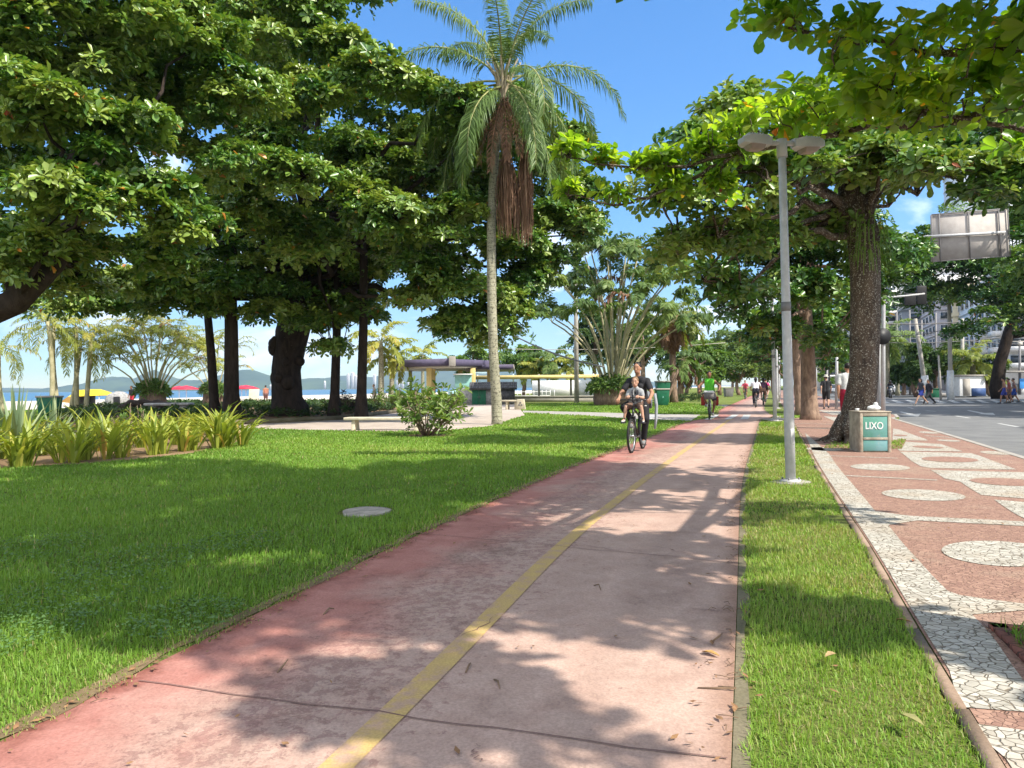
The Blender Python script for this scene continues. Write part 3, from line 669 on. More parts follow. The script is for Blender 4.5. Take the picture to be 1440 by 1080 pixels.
M_bark=barkmat('almond_bark',(.13,.095,.07),(.045,.033,.027),(.4,.37,.31),7,.57,30)
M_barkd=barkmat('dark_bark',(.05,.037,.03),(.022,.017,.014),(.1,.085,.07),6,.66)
M_barkb=barkmat('brown_bark',(.3,.21,.15),(.15,.1,.075),None,9)
def ringmat(name):
    m=barkmat(name,(.36,.34,.25),(.23,.22,.155),(.1,.09,.07),4,.55); nt=m.node_tree; p=[n for n in nt.nodes if n.type=='BSDF_PRINCIPLED'][0]; c=p.inputs['Base Color'].links[0].from_socket; v=objco(nt)
    w_=N(nt,'ShaderNodeTexWave',wave_type='BANDS',bands_direction='Z'); setin(w_,Scale=2.2,Distortion=1.2); w_.inputs['Detail Scale'].default_value=2.0; nt.links.new(v,w_.inputs['Vector'])
    r=ramp(nt,w_.outputs[1],[(.0,(.74,.72,.68)),(.16,(1,1,1))]); nt.links.new(mixc(nt,1.0,c,r,'MULTIPLY'),p.inputs['Base Color']); return m
M_palmt=ringmat('palm_trunk_bark')
M_cane=mat('cane_stem',(.42,.38,.24),.6,(.27,.25,.13),4)
# ================================================================ big almond trees
def lump(px,py,Y,r): return (P(px,py,Y),r*Y/F)
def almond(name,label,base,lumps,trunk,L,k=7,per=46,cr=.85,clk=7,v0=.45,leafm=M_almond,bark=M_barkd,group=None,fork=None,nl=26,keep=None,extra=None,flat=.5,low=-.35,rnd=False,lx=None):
    t=thing(name,label,'tree',base,0,group); base=np.asarray(base,float)
    tm=MB(); tp=np.array(trunk[0],float); tm.tube(tp-base,trunk[1],16,jit=.1)
    fork=tp[-1] if fork is None else fork
    C,Q=subclumps(lumps,clk,cr,flat)
    if keep is not None: q=keep(C); C,Q=C[q],Q[q]
    tg=[c for c,_ in lumps]; rng.shuffle(tg)
    if lx: tg=[g for g in tg if proj(g)[0]<lx]
    lm=MB()
    for g in tg[:nl]:
        f=tp[rng.integers(max(1,len(tp)-3),len(tp))]
        lm.tube(curve(f-base,g-base,(0,0,.1*np.linalg.norm(g-f)*rng.uniform(0,1)),9,.02*np.linalg.norm(g-f)),np.linspace(min(.2,trunk[1][-1]*.45),.02,9),7)
        near=C[np.argsort(((C-g)**2).sum(1))[:7]]
        for c in near: lm.tube(curve(g-base,c-base,(0,0,.15),5,.05),np.linspace(.035,.008,5),4,cap=False)
    mkobj('trunk',tm,bark,t,True); mkobj('limbs',lm,bark,t,True)
    cm=MB(); v=np.clip(v0+rng.normal(0,.18,len(C)),.08,.88)
    clumps(cm,C-base,Q,per,k,L,v,low=low,rnd=rnd,keep=(lambda p:keep(p+base)) if keep is not None else None)
    if extra: extra(cm,base)
    mkobj('crown',cm,leafm,t); return t
LT2=[(40,60,17,90),(160,30,18,90),(280,50,20,80),(60,170,15.5,90),(180,160,16.5,80),(80,260,16,75),(200,265,17,75),(268,320,18,45),(225,365,19,45),(120,365,19,55),(25,330,18,55),(330,130,21,70),(235,95,21,65),(205,60,22,60),(275,140,23,55),(60,330,16.5,55),(110,300,16,55),(20,380,17,40),(240,170,22,80),(15,225,20,80),(180,340,21,65),(120,250,21,80),(55,380,19,42),(100,395,22,40),(20,-70,18,100),(200,-70,19,100),(-80,150,17,100),(-100,0,18,120),(310,230,21,55),(-90,300,19,100),(-200,150,18,120),(120,100,19,100),(40,400,20,40)]
LT1=[(400,25,26,80),(470,62,26,50),(525,105,25,50),(430,130,25,60),(590,125,26,45),(640,150,26.5,45),(690,180,28,50),(360,200,26,60),(430,250,25,60),(500,290,26,50),(560,310,26,45),(630,310,27,50),(690,270,29,60),(760,220,31,55),(780,300,31,45),(812,315,31,25),(740,350,31,50),(620,400,29,60),(540,350,29,50),(680,430,30,55),(728,440,31,36),(640,455,30,36),(575,430,29,28),(420,330,28,60),(340,310,27,60),(330,395,29,50),(280,415,30,45),(215,425,30,35),(140,430,30,35),(380,420,31,45),(470,495,31,22),(800,262,31,42),(836,298,32,22),(792,200,32,38),(720,300,31,50),(700,350,30,55),(768,380,32,40),(690,472,31,28),(735,395,31,40),(345,240,27,50),(450,350,33,80),(520,375,33,60),(560,260,31,70),(480,230,30,65),(600,230,31,60),(400,380,34,70),(350,265,30,80),(170,400,27,42),(240,395,28,40),(90,425,29,30),(300,440,30,30),(820,330,32,22),(450,450,32,35),(420,90,31,110),(540,190,33,110),(650,230,34,90),(450,-60,30,100),(350,-40,28,100),(740,150,33,50),(260,-30,30,90),(470,400,36,90),(300,330,36,80),(600,330,37,80),(380,160,37,100),(500,440,33,40)]
bx=G(405,590,0.0); bx=P(405,589,34); bx[2]=0
tr1=[bx+np.array([.1,0,-.2]),bx+np.array([.05,0,.5]),P(405,560,34),P(402,520,34),P(410,470,34),P(425,420,34),P(432,370,33.5),P(430,310,33)]
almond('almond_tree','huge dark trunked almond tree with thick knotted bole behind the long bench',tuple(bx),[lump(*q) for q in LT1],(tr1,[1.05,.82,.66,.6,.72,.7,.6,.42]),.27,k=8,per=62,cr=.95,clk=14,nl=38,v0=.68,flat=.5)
b2=P(-150,600,18); b2[2]=0
tr2=[b2+np.array([0,0,-.1]),P(-150,560,18),P(-100,500,18),P(-60,455,17.8),P(20,425,17.5),P(75,370,17.5),P(110,300,17.5)]
lt1=[o for o in COL.objects if o.get('label','').startswith('huge dark')][0]
rb=np.random.default_rng(4)
for i in range(13):
    z=rb.uniform(.1,3.6); a=rb.uniform(0,6.28); q=rb.uniform(.16,.3); mkobj('burl',MB().ell((.03+.6*math.cos(a),.6*math.sin(a),z),(q,q,q*rb.uniform(.8,1.7)),10,7,jit=.06),M_barkd,lt1,True)
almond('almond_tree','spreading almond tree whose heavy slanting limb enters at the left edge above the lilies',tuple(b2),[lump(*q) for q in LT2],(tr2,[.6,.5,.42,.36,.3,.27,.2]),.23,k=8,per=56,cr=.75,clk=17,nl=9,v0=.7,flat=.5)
# smooth dark trunks inside the same grove
def slim(px,pyb,pyt,Y,r0,r1,label,lean=0,tuft=True):
    b=P(px,pyb,Y); b[2]=0; t=thing('slender_tree',label,'tree',tuple(b),0,'slender trunks in the grove')
    top=P(px+lean,pyt,Y)-b; mb=MB(); mb.tube([np.array([0,0,-.1]),top*.02+np.array([0,0,.1]),top*.15,top*.5+np.array([.03,0,0]),top*.8,top],[r0*1.7,r0*1.5,r0*1.05,r0*.9,r1,r1*.9],12,jit=.04)
    mkobj('trunk',mb,M_barkd,t,True)
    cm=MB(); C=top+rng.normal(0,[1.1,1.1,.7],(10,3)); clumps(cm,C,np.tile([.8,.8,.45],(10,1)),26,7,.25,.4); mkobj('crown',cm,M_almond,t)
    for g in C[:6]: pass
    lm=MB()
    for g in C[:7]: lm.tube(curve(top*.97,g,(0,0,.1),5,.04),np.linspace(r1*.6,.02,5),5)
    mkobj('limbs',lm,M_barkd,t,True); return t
slim(326,586,330,31,.30,.24,'straight dark trunk left of the knotted almond bole',-3)
slim(303,580,400,33,.2,.16,'thin shaggy leaning trunk beside the straight dark trunk on its left',-14)
slim(470,588,330,33,.2,.17,'slim bare trunk just right of the knotted almond bole',6)
slim(508,588,330,32,.2,.17,'slim trunk with a bird box nearest to the long bench',4)
bh=P(521,441,31.9); mbx=MB(); mbx.box((0,0,0),(.2,.16,.26)); mbx.add([(-.14,-.12,.13),(.14,-.12,.13),(.14,.12,.13),(-.14,.12,.13),(0,-.12,.24),(0,.12,.24)],[[0,1,4],[3,5,2],[0,4,5,3],[1,2,5,4],[0,3,2,1]])
bt=thing('bird_house','small dark wooden bird box fixed to a slim trunk','bird house',tuple(bh)); mkobj('box',mbx,M_barkd,bt)
hb=MB(); hb.tube([(0,-.085,.03),(0,-.078,.03)],.03,10); mkobj('entrance_hole',hb,mat('hole_dark',(.01,.01,.01)),bt)
mkobj('bracket',MB().box((-.2,0,0),(.22,.04,.04)),M_barkd,bt)
# near street almond whose limbs hang into the top right (its trunk stands just outside the frame)
b0=np.array([3.9,3.2,0]); c_=np.array(PIT0).mean(0); b0[:2]=c_+np.array([.25,.1])
A0=[(1185,95,9.5,40),(1230,105,9.2,40),(1290,125,9,40),(1350,125,9,40),(1405,105,8.8,40),(1440,60,8.5,40),(1220,160,10,34),(1330,165,9.5,34),(1075,15,9.5,34),(1130,35,9,40),(1200,60,8.5,45),(1280,70,8.5,45),(1350,50,8,45),(1420,50,8,50),(1240,125,9.5,40),(1165,135,10.5,40),(1105,172,11,36),(1045,172,11.5,34),(1180,172,10.8,34),(1280,170,9.5,40),(1380,140,9,45),(1440,190,9.5,40),(1000,185,12,24),(1330,100,9.5,30),(1500,120,8,70),(1500,-20,7.5,80),(1300,-60,7.5,80),(1150,-40,8.5,60)]
B0=[(803,212,12.5,21),(850,224,12.5,19),(905,236,12.5,22),(800,268,12.6,16),(862,276,12.5,14),(935,228,12.4,22),(985,215,12.3,24),(1040,215,12,26),(955,262,12.5,22),(1010,262,12.4,26)]
sh=[]
lawnS=[(0,665),(140,645),(440,662),(700,648),(845,655),(900,668),(780,715),(640,770),(520,830),(380,910),(200,1000),(0,1060),(-60,850)]
A=np.array(lawnS)
def shade(n,poly,z0,z1,r0,r1):
    poly=np.array(poly); c=0
    gp=np.array([G(x,y) for x,y in poly]); lo,hi=gp.min(0),gp.max(0)
    while c<n:
        g=np.array([rng.uniform(lo[0],hi[0]),rng.uniform(lo[1],hi[1]),0])
        if not inpoly(g[:1],g[1:2],gp)[0]: continue
        z=rng.uniform(z0,z1); p=g+SUN*(z/SUN[2]); r=rng.uniform(r0,r1)
        sh.append((p,r)); c+=1
shade(80,lawnS,5.0,10.5,.8,1.25)
shade(8,[(640,800),(830,740),(1030,760),(1050,800),(1040,850),(860,850),(700,900)],4.2,6.5,.45,.75)
shade(5,[(850,690),(950,662),(1000,690),(1020,720),(800,730)],4.5,7,.5,.7)
shade(11,[(640,780),(760,740),(700,820),(560,930),(420,1000),(520,880)],4.5,7,.5,.8)
shade(5,[(520,960),(700,930),(860,1000),(840,1075),(560,1075)],4.2,6,.25,.45)
shade(4,[(1060,840),(1250,860),(1250,890),(1070,880)],4.3,5.5,.3,.4)
shade(3,[(1060,715),(1170,722),(1180,735),(1060,730)],5,6,.3,.4)
shade(2,[(1290,890),(1400,905),(1440,930),(1300,930)],4.2,4.8,.28,.4)
def outframe(p):
    x,y,wd=proj(p); return (wd<.3)|(x<-25)|(x>1465)|(y<-25)
sh=[s for s in sh if outframe(s[0]) and np.linalg.norm(s[0][:2]-b0[:2])<11.5]
T0l=[lump(*q) for q in A0]+[lump(*q) for q in B0]
nA=len(T0l)
t0=thing('almond_tree','near almond tree with big bright leaves overhanging the top right from outside the view','tree',tuple(b0),0,'almond trees along the pavement')
tp=np.array([b0+[0,0,-.1],b0+[0,.05,.4],b0+[.05,.1,2],b0+[0,.1,3.4],b0+[-.15,.15,4.6],b0+[-.3,.3,5.8],b0+[-.3,.5,7.2]])
tm=MB(); tm.tube(tp-b0,[.5,.36,.3,.28,.24,.19,.12],14,jit=.08); mkobj('trunk',tm,M_bark,t0,True)
lm=MB()
def limb_path(pts,r0,r1):
    pts=np.array(pts); t=np.linspace(0,1,len(pts)); q=np.linspace(0,1,22)
    sp=np.stack([np.interp(q,t,pts[:,j]) for j in range(3)],1)
    for _ in range(3): sp[1:-1]=.25*sp[:-2]+.5*sp[1:-1]+.25*sp[2:]
    sp[1:-1]+=rng.normal(0,.025,(20,3)); lm.tube(sp-b0,np.linspace(r0,r1,22),8); return sp
fk=tp[3]
l1=limb_path([fk,P(1560,120,8),P(1330,175,9.8),P(1180,182,11),P(1040,215,12),P(930,240,12.4),P(860,235,12.5),P(800,222,12.5)],.065,.012)
l2=limb_path([tp[4],P(1520,60,8),P(1340,75,8.5),P(1240,60,8.7),P(1130,45,9),P(1075,20,9.5)],.06,.012)
l3=limb_path([tp[4],P(1500,0,7.6),P(1350,-50,7.5),P(1200,-30,8.3)],.06,.02)
l4=limb_path([fk,P(1530,200,8.5),P(1400,175,9),P(1300,150,9.4),P(1240,120,9.5)],.05,.012)
l5=limb_path([P(1040,215,12),P(970,255,12.4),P(905,282,12.5),P(840,288,12.5),P(795,272,12.6)],.035,.01)
allp=np.concatenate([l1,l2,l3,l4,l5])
C,Q=subclumps(T0l[:len(A0)],50,.3,.55); C2,Q2=subclumps(T0l[len(A0):],230,.17,.6)
ok=(proj(C)[0]>955); C,Q=C[ok],Q[ok]
for c in np.concatenate([C,C2]):
    j=allp[np.argmin(((allp-c)**2).sum(1))]
    lm.tube(curve(j-b0,c-b0,(0,0,-.04),5,.03),np.linspace(.016,.006,5),5,cap=False)
for p,r in sh:
    j=tp[rng.integers(3,7)]; 
    if rng.random()<.35: 
        cv=curve(j,p,(0,0,.12*np.linalg.norm(p-j)),9,.05); q=outframe(cv)
        if q.all(): lm.tube(cv-b0,np.linspace(.035,.012,9),6)
mkobj('limbs',lm,M_bark,t0,True)
cm=MB()
def sky_ok(p):
    x,y,wd=proj(p); inn=(wd>.3)&(x>-60)&(x<1500)&(y>-60)
    a=[(770,180),(812,175),(905,205),(965,172),(985,178),(1060,140),(1120,112),(1155,100),(1148,62),(1110,62),(1040,45),(1022,10),(1015,-70),(1520,-70),(1520,235),(1300,235),(1040,330),(960,300),(880,292),(780,300),(768,285)]
    return ~inn|inpoly(x,y,a)
def jitc(n,v): return np.clip(v+rng.normal(0,.13,n),.1,.88)
clumps(cm,C-b0,Q,6,7,.215,jitc(len(C),.72),low=-.6,keep=lambda p:sky_ok(p+b0),wr=.55,dead=.012,rnd=True)
clumps(cm,C2-b0,Q2,3,7,.2,jitc(len(C2),.66),low=-.6,keep=lambda p:sky_ok(p+b0),wr=.55,dead=.006,rnd=True)
if sh:
    Cs,Qs=subclumps(sh,15,.5,.5); k=outframe(Cs)&(Cs[:,2]>3.2); Cs,Qs=Cs[k],Qs[k]
    clumps(cm,Cs-b0,Qs,17,7,.25,jitc(len(Cs),.5),low=-.8,keep=lambda p:outframe(p+b0))
mkobj('crown',cm,M_almondy,t0)
# second street almond: big trunk beside the litter bin
b1=PT1.copy(); b1[2]=0
T1=[(975,205,15.5,40),(1040,170,16,48),(1105,150,18,50),(1000,255,15,52),(1080,255,15,60),(1160,245,15.5,60),(1240,235,16,55),(1300,240,15,52),(1380,250,15,60),(1440,270,15,60),(930,285,15.5,38),(955,340,16.5,42),(1010,335,16,52),(1080,340,17,52),(1045,410,19,42),(990,395,18.5,32),(1150,330,18,50),(1330,225,16,40),(1290,275,17,30),(1500,250,15,80),(1430,190,16,60),(1280,190,17,60),(1268,245,16.5,34),(1255,215,16,40),(1180,180,18,70),(1120,200,20,70),(1050,230,19,70),(1250,290,18.5,25)]
tr=[b1+[0,0,-.1],P(1200,618,17.4),P(1207,585,17.3),P(1214,530,17.3),P(1217,450,17.3),P(1216,380,17.3),P(1214,330,17.2),P(1200,290,17.1),P(1190,250,17)]
def keepT1(p):
    x,y,wd=proj(p); return ~((x<958)&(y<185))&~((x<1010)&(y<140))&~((x>1265)&(x<1345)&(y>262)&(y<345))&~((x>1300)&(y>290)&(y<420)&(x<1430))
tt=almond('almond_tree','street almond with dark lichen speckled trunk right behind the litter bin',tuple(b1),[lump(*q) for q in T1],(tr,[.62,.44,.35,.31,.3,.31,.35,.3,.22]),.23,k=7,per=46,cr=.66,clk=15,v0=.62,rnd=True,lx=1310,nl=24,bark=M_bark,leafm=M_almond,group='almond trees along the pavement',keep=keepT1)
rt=MB()   # flared roots
for a in (2.6,3.2,3.9,4.6,5.5,.4,1.4):
    L=rng.uniform(.6,1.0); d=np.array([math.cos(a),math.sin(a),0])
    rt.tube([d*.22+[0,0,.55],d*.42+[0,0,.22],d*.62*L+[0,0,.07],d*1.05*L+[0,0,-.03]],[.17,.14,.1,.03],8,jit=.08)
mkobj('roots',rt,M_bark,tt,True)
fe=MB()   # hanging fern on the fork
for i in range(190):
    a=rng.uniform(0,6.28); q=P(1219,325,16.95)-b1+np.array([math.cos(a),math.sin(a),0])*rng.uniform(.18,.38)+np.array([0,0,rng.uniform(-.6,.4)])
    d=nrm(np.array([math.cos(a),math.sin(a),0]))
    L=rng.uniform(.25,.95); t=np.linspace(0,1,7)[:,None]; pts=q+d*L*.4*t**.6+np.array([0,0,1])*(.12*np.sin(t*2.2)-L*.75*t**2)
    W=np.array([d[1],-d[0],0])*.017; V=np.concatenate([pts-W*(1-.7*t),pts+W*(1-.7*t)])
    fe.add(V,np.array([[j,j+1,8+j,7+j] for j in range(6)]),rng.uniform(.4,1))
mkobj('hanging_fern',fe,M_small,tt)
def street_almond(base,px,pys,Y,lum,label,r0,per,L,cr,clk,leafm=M_almond,bark=M_barkb):
    b=base.copy(); b[2]=0
    tr=[b+[0,0,-.1],b+[0,0,.25]]+[P(x,y,Y) for x,y in pys]
    rad=np.concatenate([[r0*1.6,r0*1.25],np.linspace(r0,r0*.75,len(pys))])
    return almond('almond_tree',label,tuple(b),[lump(*q) for q in lum],(tr,rad),L,k=6,per=per,cr=cr,clk=clk,v0=.42,nl=14,bark=bark,leafm=leafm,group='almond trees along the pavement')
b=G(1139,590); street_almond(b,0,[(1138,560),(1136,500),(1133,440),(1128,380),(1125,340)],b[1],[(1060,420,25,45),(1115,400,25,50),(1090,465,26,36),(1160,420,25,45),(1140,330,25,70),(1080,310,26,60),(1165,480,27,26),(1050,350,26,50),(1200,350,25,60),(1230,400,26,40),(1240,360,27,50)],'second street almond with brown trunk swollen at the foot behind the lamp post',.27,40,.26,.75,19,M_almond)
b=G(1126,583.5); street_almond(b,0,[(1124,560),(1121,520),(1118,470),(1115,430)],b[1],[(1080,450,33,32),(1120,450,33,40),(1100,490,34,22),(1150,470,33,34),(1070,480,34,22),(1190,440,34,45),(1165,500,35,20)],'third street almond with thin brown trunk just left of the swollen trunk',.2,34,.33,.9,14)
b=G(1108,567); street_almond(b,0,[(1107,545),(1105,510),(1103,480)],b[1],[(1075,500,48,18),(1110,490,48,26),(1140,500,48,24),(1060,510,50,12),(1170,510,50,22)],'far street almond at the bend of the pavement, its leaves down to head height',.2,26,.42,1.2,10)
# street trees on the far side of the avenue
b=P(1410,552,68); b[2]=0
RTl=[(1290,385,62,28),(1330,370,62,36),(1380,370,62,40),(1430,370,62,45),(1300,420,64,24),(1350,420,63,30),(1410,420,64,30),(1280,430,66,20),(1460,400,62,50),(1340,330,64,40),(1420,310,64,45),(1270,350,66,30),(1250,390,68,25),(1480,330,64,50)]
almond('broad_tree','dark curved trunk tree with wide low crown on the far side of the avenue',tuple(b),[lump(*q) for q in RTl],([b+[0,0,-.2],P(1402,545,68),P(1406,510,68),P(1418,470,68),P(1424,452,68),P(1428,420,67),P(1420,390,66)],[.95,.6,.46,.44,.42,.32,.24]),.4,k=6,per=44,cr=1.6,clk=9,v0=.35,nl=14,leafm=M_almond)
br=MB(); br.tube(curve(P(1420,470,68)-b,P(1470,452,67)-b,(0,0,-.3),6),np.linspace(.45,.3,6),8)
bb=[o for o in COL.objects if o.name.startswith('limbs')][-1]
mkobj('branch',br,M_barkd,bb.parent,True)
b=np.array([37.,44.,0]); STl=[(x,y,Y+10,r) for x,y,Y,r in [(1395,262,30,24),(1415,225,30,32),(1362,212,30,24),(1432,290,30,28),(1388,240,31,26),(1340,205,31,24),(1400,235,30,42),(1436,330,30,28),(1470,240,29,60),(1400,180,30,50),(1350,195,31,40),(1450,140,29,60),(1500,330,29,60),(1440,400,31,28),(1560,250,30,90),(1600,150,31,90),(1440,280,31,36)]]
almond('street_tree','leafy street tree at the right edge with trailing creepers beyond the overhead sign',tuple(b),[lump(*q) for q in STl],([b+[0,0,-.1],b+[0,0,1],b+[-.1,0,3],b+[-.3,0,5]],[.5,.36,.32,.3]),.2,k=7,per=90,cr=1.0,clk=9,v0=.5,nl=12,leafm=M_small)
# trees shading the avenue from its right side (just outside the view)
for i,(x,y) in enumerate(((38,52),(27,17),(30,36),(47,60),(27.5,31),(34,39),(41,49))):
    b=np.array([x,y,0.]); l=[(b+np.array([rng.normal(0,3.2),rng.normal(0,3.2),rng.uniform(5.5,9.5)]),2.2) for _ in range(13)]
    l=[q for q in l if proj(q[0])[0]>1500 or i in(0,3) or (i>3 and proj(q[0])[0]>1450)]
    almond('street_tree',['street tree with dense crown shading the avenue beyond the sign','street tree just beyond the right edge shading the avenue','street tree whose shade falls over the arrows on the avenue','street tree shading the far crossing of the avenue','street tree nearest the kerb shading the middle of the avenue','street tree in the row shading the avenue lane arrows','street tree in the row shading the far avenue lanes'][i],tuple(b),l,([b+[0,0,-.1],b+[0,0,2],b+[0,0,5]],[.5,.36,.25]),.4,k=6,per=24,cr=1.1,clk=6,nl=8)
# ================================================================ palms
def palm(px,pyb,Y,pycrown,L,nf,nl,ll,label,cat='palm',r=.15,lean=0,mats=None,droop=1.5,hang=.6,el=(-.5,1.35),name='palm_tree',group=None,wid=.03,bark=M_palmt,v=.5,skirt=0,base=None):
    b=P(px,pyb,Y) if base is None else np.array(base,float); b[2]=0; t=thing(name,label,cat,tuple(b),0,group)
    top=P(px+lean,pycrown,Y)-b; mb=MB(); q=curve((0,0,-.1),top,(rng.normal(0,.02)*top[2],0,0),9)
    mb.tube(q,np.concatenate([[r*1.35],np.linspace(r*1.1,r*.8,8)]),10,jit=.02); mkobj('trunk',mb,bark,t,True)
    cm=MB()
    for i in range(nf):
        a=2*math.pi*i/nf*2.4+rng.normal(0,.25); e=el[1]+(el[0]-el[1])*((i+.5)/nf)**1.0
        frond(cm,top,(math.cos(a),math.sin(a),0),e,L*rng.uniform(.85,1.1),nl,ll,droop*rng.uniform(.8,1.15),wid,hang,np.clip(v+rng.normal(0,.12),.05,.95),rad=max(.02,L*.008))
    mkobj('crown',cm,mats or [M_palm,M_rach],t)
    if skirt:
        sk=MB()
        for i in range(skirt):
            a=rng.uniform(0,6.28); frond(sk,top+[0,0,-.1],(math.cos(a),math.sin(a),0),rng.uniform(-1.2,-.5),L*rng.uniform(.45,.75),max(12,nl//2),ll*.8,.9,wid,1.2,rng.uniform(.2,.8),rad=.03)
        mkobj('dead_fronds',sk,[M_dead,M_dead],t)
    return t
# the queen palm by the plaza
qb=G(699,597); Yq=qb[1]
t=thing('queen_palm','tall queen palm with pale ringed trunk and long brown hanging flower stalks','palm',tuple(qb))
tb=[P(x,y,Yq)-qb for x,y in ((699,600),(699,590),(698,560),(694,500),(692,440),(691,380),(691,320),(693,260),(697,210),(703,165),(707,130))]
mb=MB(); mb.tube(tb,[.22,.195,.185,.17,.17,.165,.16,.155,.15,.14,.13],14,jit=.015); mkobj('trunk',mb,M_palmt,t,True)
top=P(708,118,Yq)-qb; cm=MB()
FR=[(-165,.75,5.0,1.6),(-10,.62,5.2,1.75),(15,.35,4.6,1.7),(-95,1.1,4.2,1.3),(95,1.25,5,1.2),(60,1.25,5.0,1.1),(130,1.15,4.8,1.25),(-50,1.3,4.9,1.0),(200,.0,4.4,1.35),(-20,-.35,4.6,1.15),(-130,-.5,4.2,1.0),(170,-.55,4.6,.95),(150,.2,4.4,1.6),(-60,.2,4.0,1.7),(30,-.3,4.3,1.2),(240,-.35,4.2,1.1),(300,-.55,4.4,.95),(5,1.38,4.8,1.15),(180,1.35,4.6,1.1),(80,.5,4.6,1.6),(215,-.75,4.3,.75),(-35,-.7,4.5,.8)]
for a,e,L,dr in FR:
    a=R(a); frond(cm,top+np.array([0,0,rng.uniform(-.2,.2)]),(math.cos(a),math.sin(a),0),e,L,130,.8,dr*1.12,.018,1.35,np.clip(.5+rng.normal(0,.14),.1,.95),rad=.045)
mkobj('crown',cm,[M_palm,M_rach],t)
cs=MB()
for a in np.linspace(0,6.28,12): 
    d=np.array([math.cos(a),math.sin(a),0]); cs.tube([top+d*.1+[0,0,-.9],top+d*.13+[0,0,-.3],top+d*.3+[0,0,.3],top+d*.62+[0,0,.75]],[.06,.07,.05,.025],6)
mkobj('leaf_bases',cs,mat('leaf_base',(.4,.34,.24),.7,(.27,.21,.14),6),t,True)
def stalk(px0,px1,py0,py1,n,rad,lab):
    sk=MB(); a=P(708,140,Yq-.2)-qb; s=P(px0,py0,Yq-.35)-qb
    sk.tube(curve(a,s,(0,-.3,.3),7),np.linspace(.035,.02,7),6)
    for i in range(n):
        ph=rng.uniform(0,6.28); q=rad*math.sqrt(rng.random()); u=rng.random()**.7
        p0=s+(P((px0+px1)/2,py1,Yq-.35)-qb-s)*rng.uniform(0,.45)
        e=P(px1,py0+(py1-py0)*(.6+.42*u),Yq-.35)-qb+np.array([q*math.cos(ph),q*math.sin(ph),0])
        sk.tube(curve(p0,e,(q*.6*math.cos(ph),q*.6*math.sin(ph),.05),5,.02),[.006,.012,.014,.012,.006],3,cap=False)
    sk.A=[np.full(len(x),rng.uniform(.1,.9)) for x in sk.A]; mkobj('flower_stalk',sk,M_dead,t)
stalk(712,716,190,335,190,.36,'a');stalk(738,738,180,345,150,.26,'b')
dm=MB()
for a,L in ((250,3.4),(275,3.0),(300,2.7),(225,3.0)):
    frond(dm,top+[0,0,-.35],(math.cos(R(a)),math.sin(R(a)),0),-.9,L,50,.4,.55,.014,1.2,.4,rad=.03)
mkobj('dead_fronds',dm,[M_dead,M_dead],t)
# cane palm clumps
def cane(px,pyb,Y,pyt,spread,n,L,label,nl=26,ll=.5,r=.06,per=6,mats=None,fern=True,pot=1.6,wid=.035,group='cane palm clumps',lean=0,curv=1.0):
    b=P(px,pyb,Y); b[2]=0; H=P(px,pyt,Y)[2]; t=thing('cane_palm',label,'palm',tuple(b),0,group)
    cm=MB(); rs=np.random.default_rng(int(px))
    for i in range(n):
        a=2*math.pi*i/n*1.618*2+rs.normal(0,.2); q=math.sqrt((i+.5)/n); h=H*(1-.5*q*q)*rs.uniform(.8,1.0)
        d=np.array([math.cos(a),math.sin(a),0]); top=d*spread*q*rs.uniform(.8,1.1)+np.array([lean,0,h])
        st=MB(); st.tube(curve(d*.35*q*pot+[0,0,-.05],top,(d*-.18*spread*q*curv)+np.array([0,0,.10*h*q]),9,.02),np.linspace(r*1.1,r*.75,9),7)
        mkobj('stem',st,M_cane,t,True)
        for k in range(per):
            aa=rs.uniform(0,6.28); dd=np.array([math.cos(aa),math.sin(aa),0])+d*.5*q; dd/=np.linalg.norm(dd)
            dead=rs.random()<.05
            frond(cm,top,dd,rs.uniform(.75,1.5),L*rs.uniform(.75,1.1),nl,ll,rs.uniform(1.5,2.5),wid,.6,np.clip(.45+rs.normal(0,.2),0,1),rad=.025,m_leaf=2 if dead else 0)
    mm=list(mats or [M_palm,M_rach])+[M_dead]; mkobj('crown',cm,mm,t)
    if fern:
        pb=MB(); pb.lathe([(0,-.05),(pot*.95,-.05),(pot,.5),(pot*.92,1.1),(pot*.7,1.5),(0,1.6)],seg=18); 
        mkobj('root_mound',pb,M_barkb,t,True)
        fm=MB(); u=nrm(rng.normal(size=(260,3))); u[:,2]=np.abs(u[:,2])*.8; pos=u*np.array([pot*1.15,pot*1.15,1.0])+[0,0,1.1]
        rosettes(fm,pos,u+[0,0,.6],6,pot*.42,rng.uniform(.2,.8,260),wr=.2); mkobj('ferns',fm,M_small,t)
    return t
cane(862,570,53,338,5.2,34,2.9,'great fan of cane palm stems rising from a fern covered mound beside the path',24,.8,.07,4,None,True,1.4,.075,None,.4)
cane(215,581,46,440,3.0,20,2.2,'bushy cane palm with fanned bare stems between the yellow tent and dark trunks',20,.45,.05,6,[M_palmy,M_rach],True,.8,.03)
cane(300,576,52,470,2.0,9,2.0,'small cane palm partly hidden behind the straight dark trunk',18,.4,.05,5,[M_palmy,M_rach],True,.7,.03)
for i,(x,pyb,Y,pyc,le) in enumerate(((72,584,42,452,-5),(84,582,43,458,-8),(108,580,44,460,-1),(99,580,45,490,14),(120,581,44,478,8),(5,588,44,490,-6))):
    palm(x,pyb,Y,pyc,2.5,11,26,.5,['slim palm leftmost of the sunlit palms behind the lilies','second slim palm with curved stem behind the lilies','palm with pale straight stem behind the lilies','short leaning palm in the sunlit palm group','slender palm nearest the yellow tent','palm whose drooping fronds show at the left edge'][i],r=.13,lean=le,mats=[M_palmy,M_rach],group='sunlit palms behind the lily bed',wid=.028,hang=.9,bark=M_cane)
palm(535,574,58,480,3.0,14,30,.6,'sunny yellow green palm seen under the grove left of the pavilion',r=.22,mats=[M_palmy,M_rach],wid=.06)
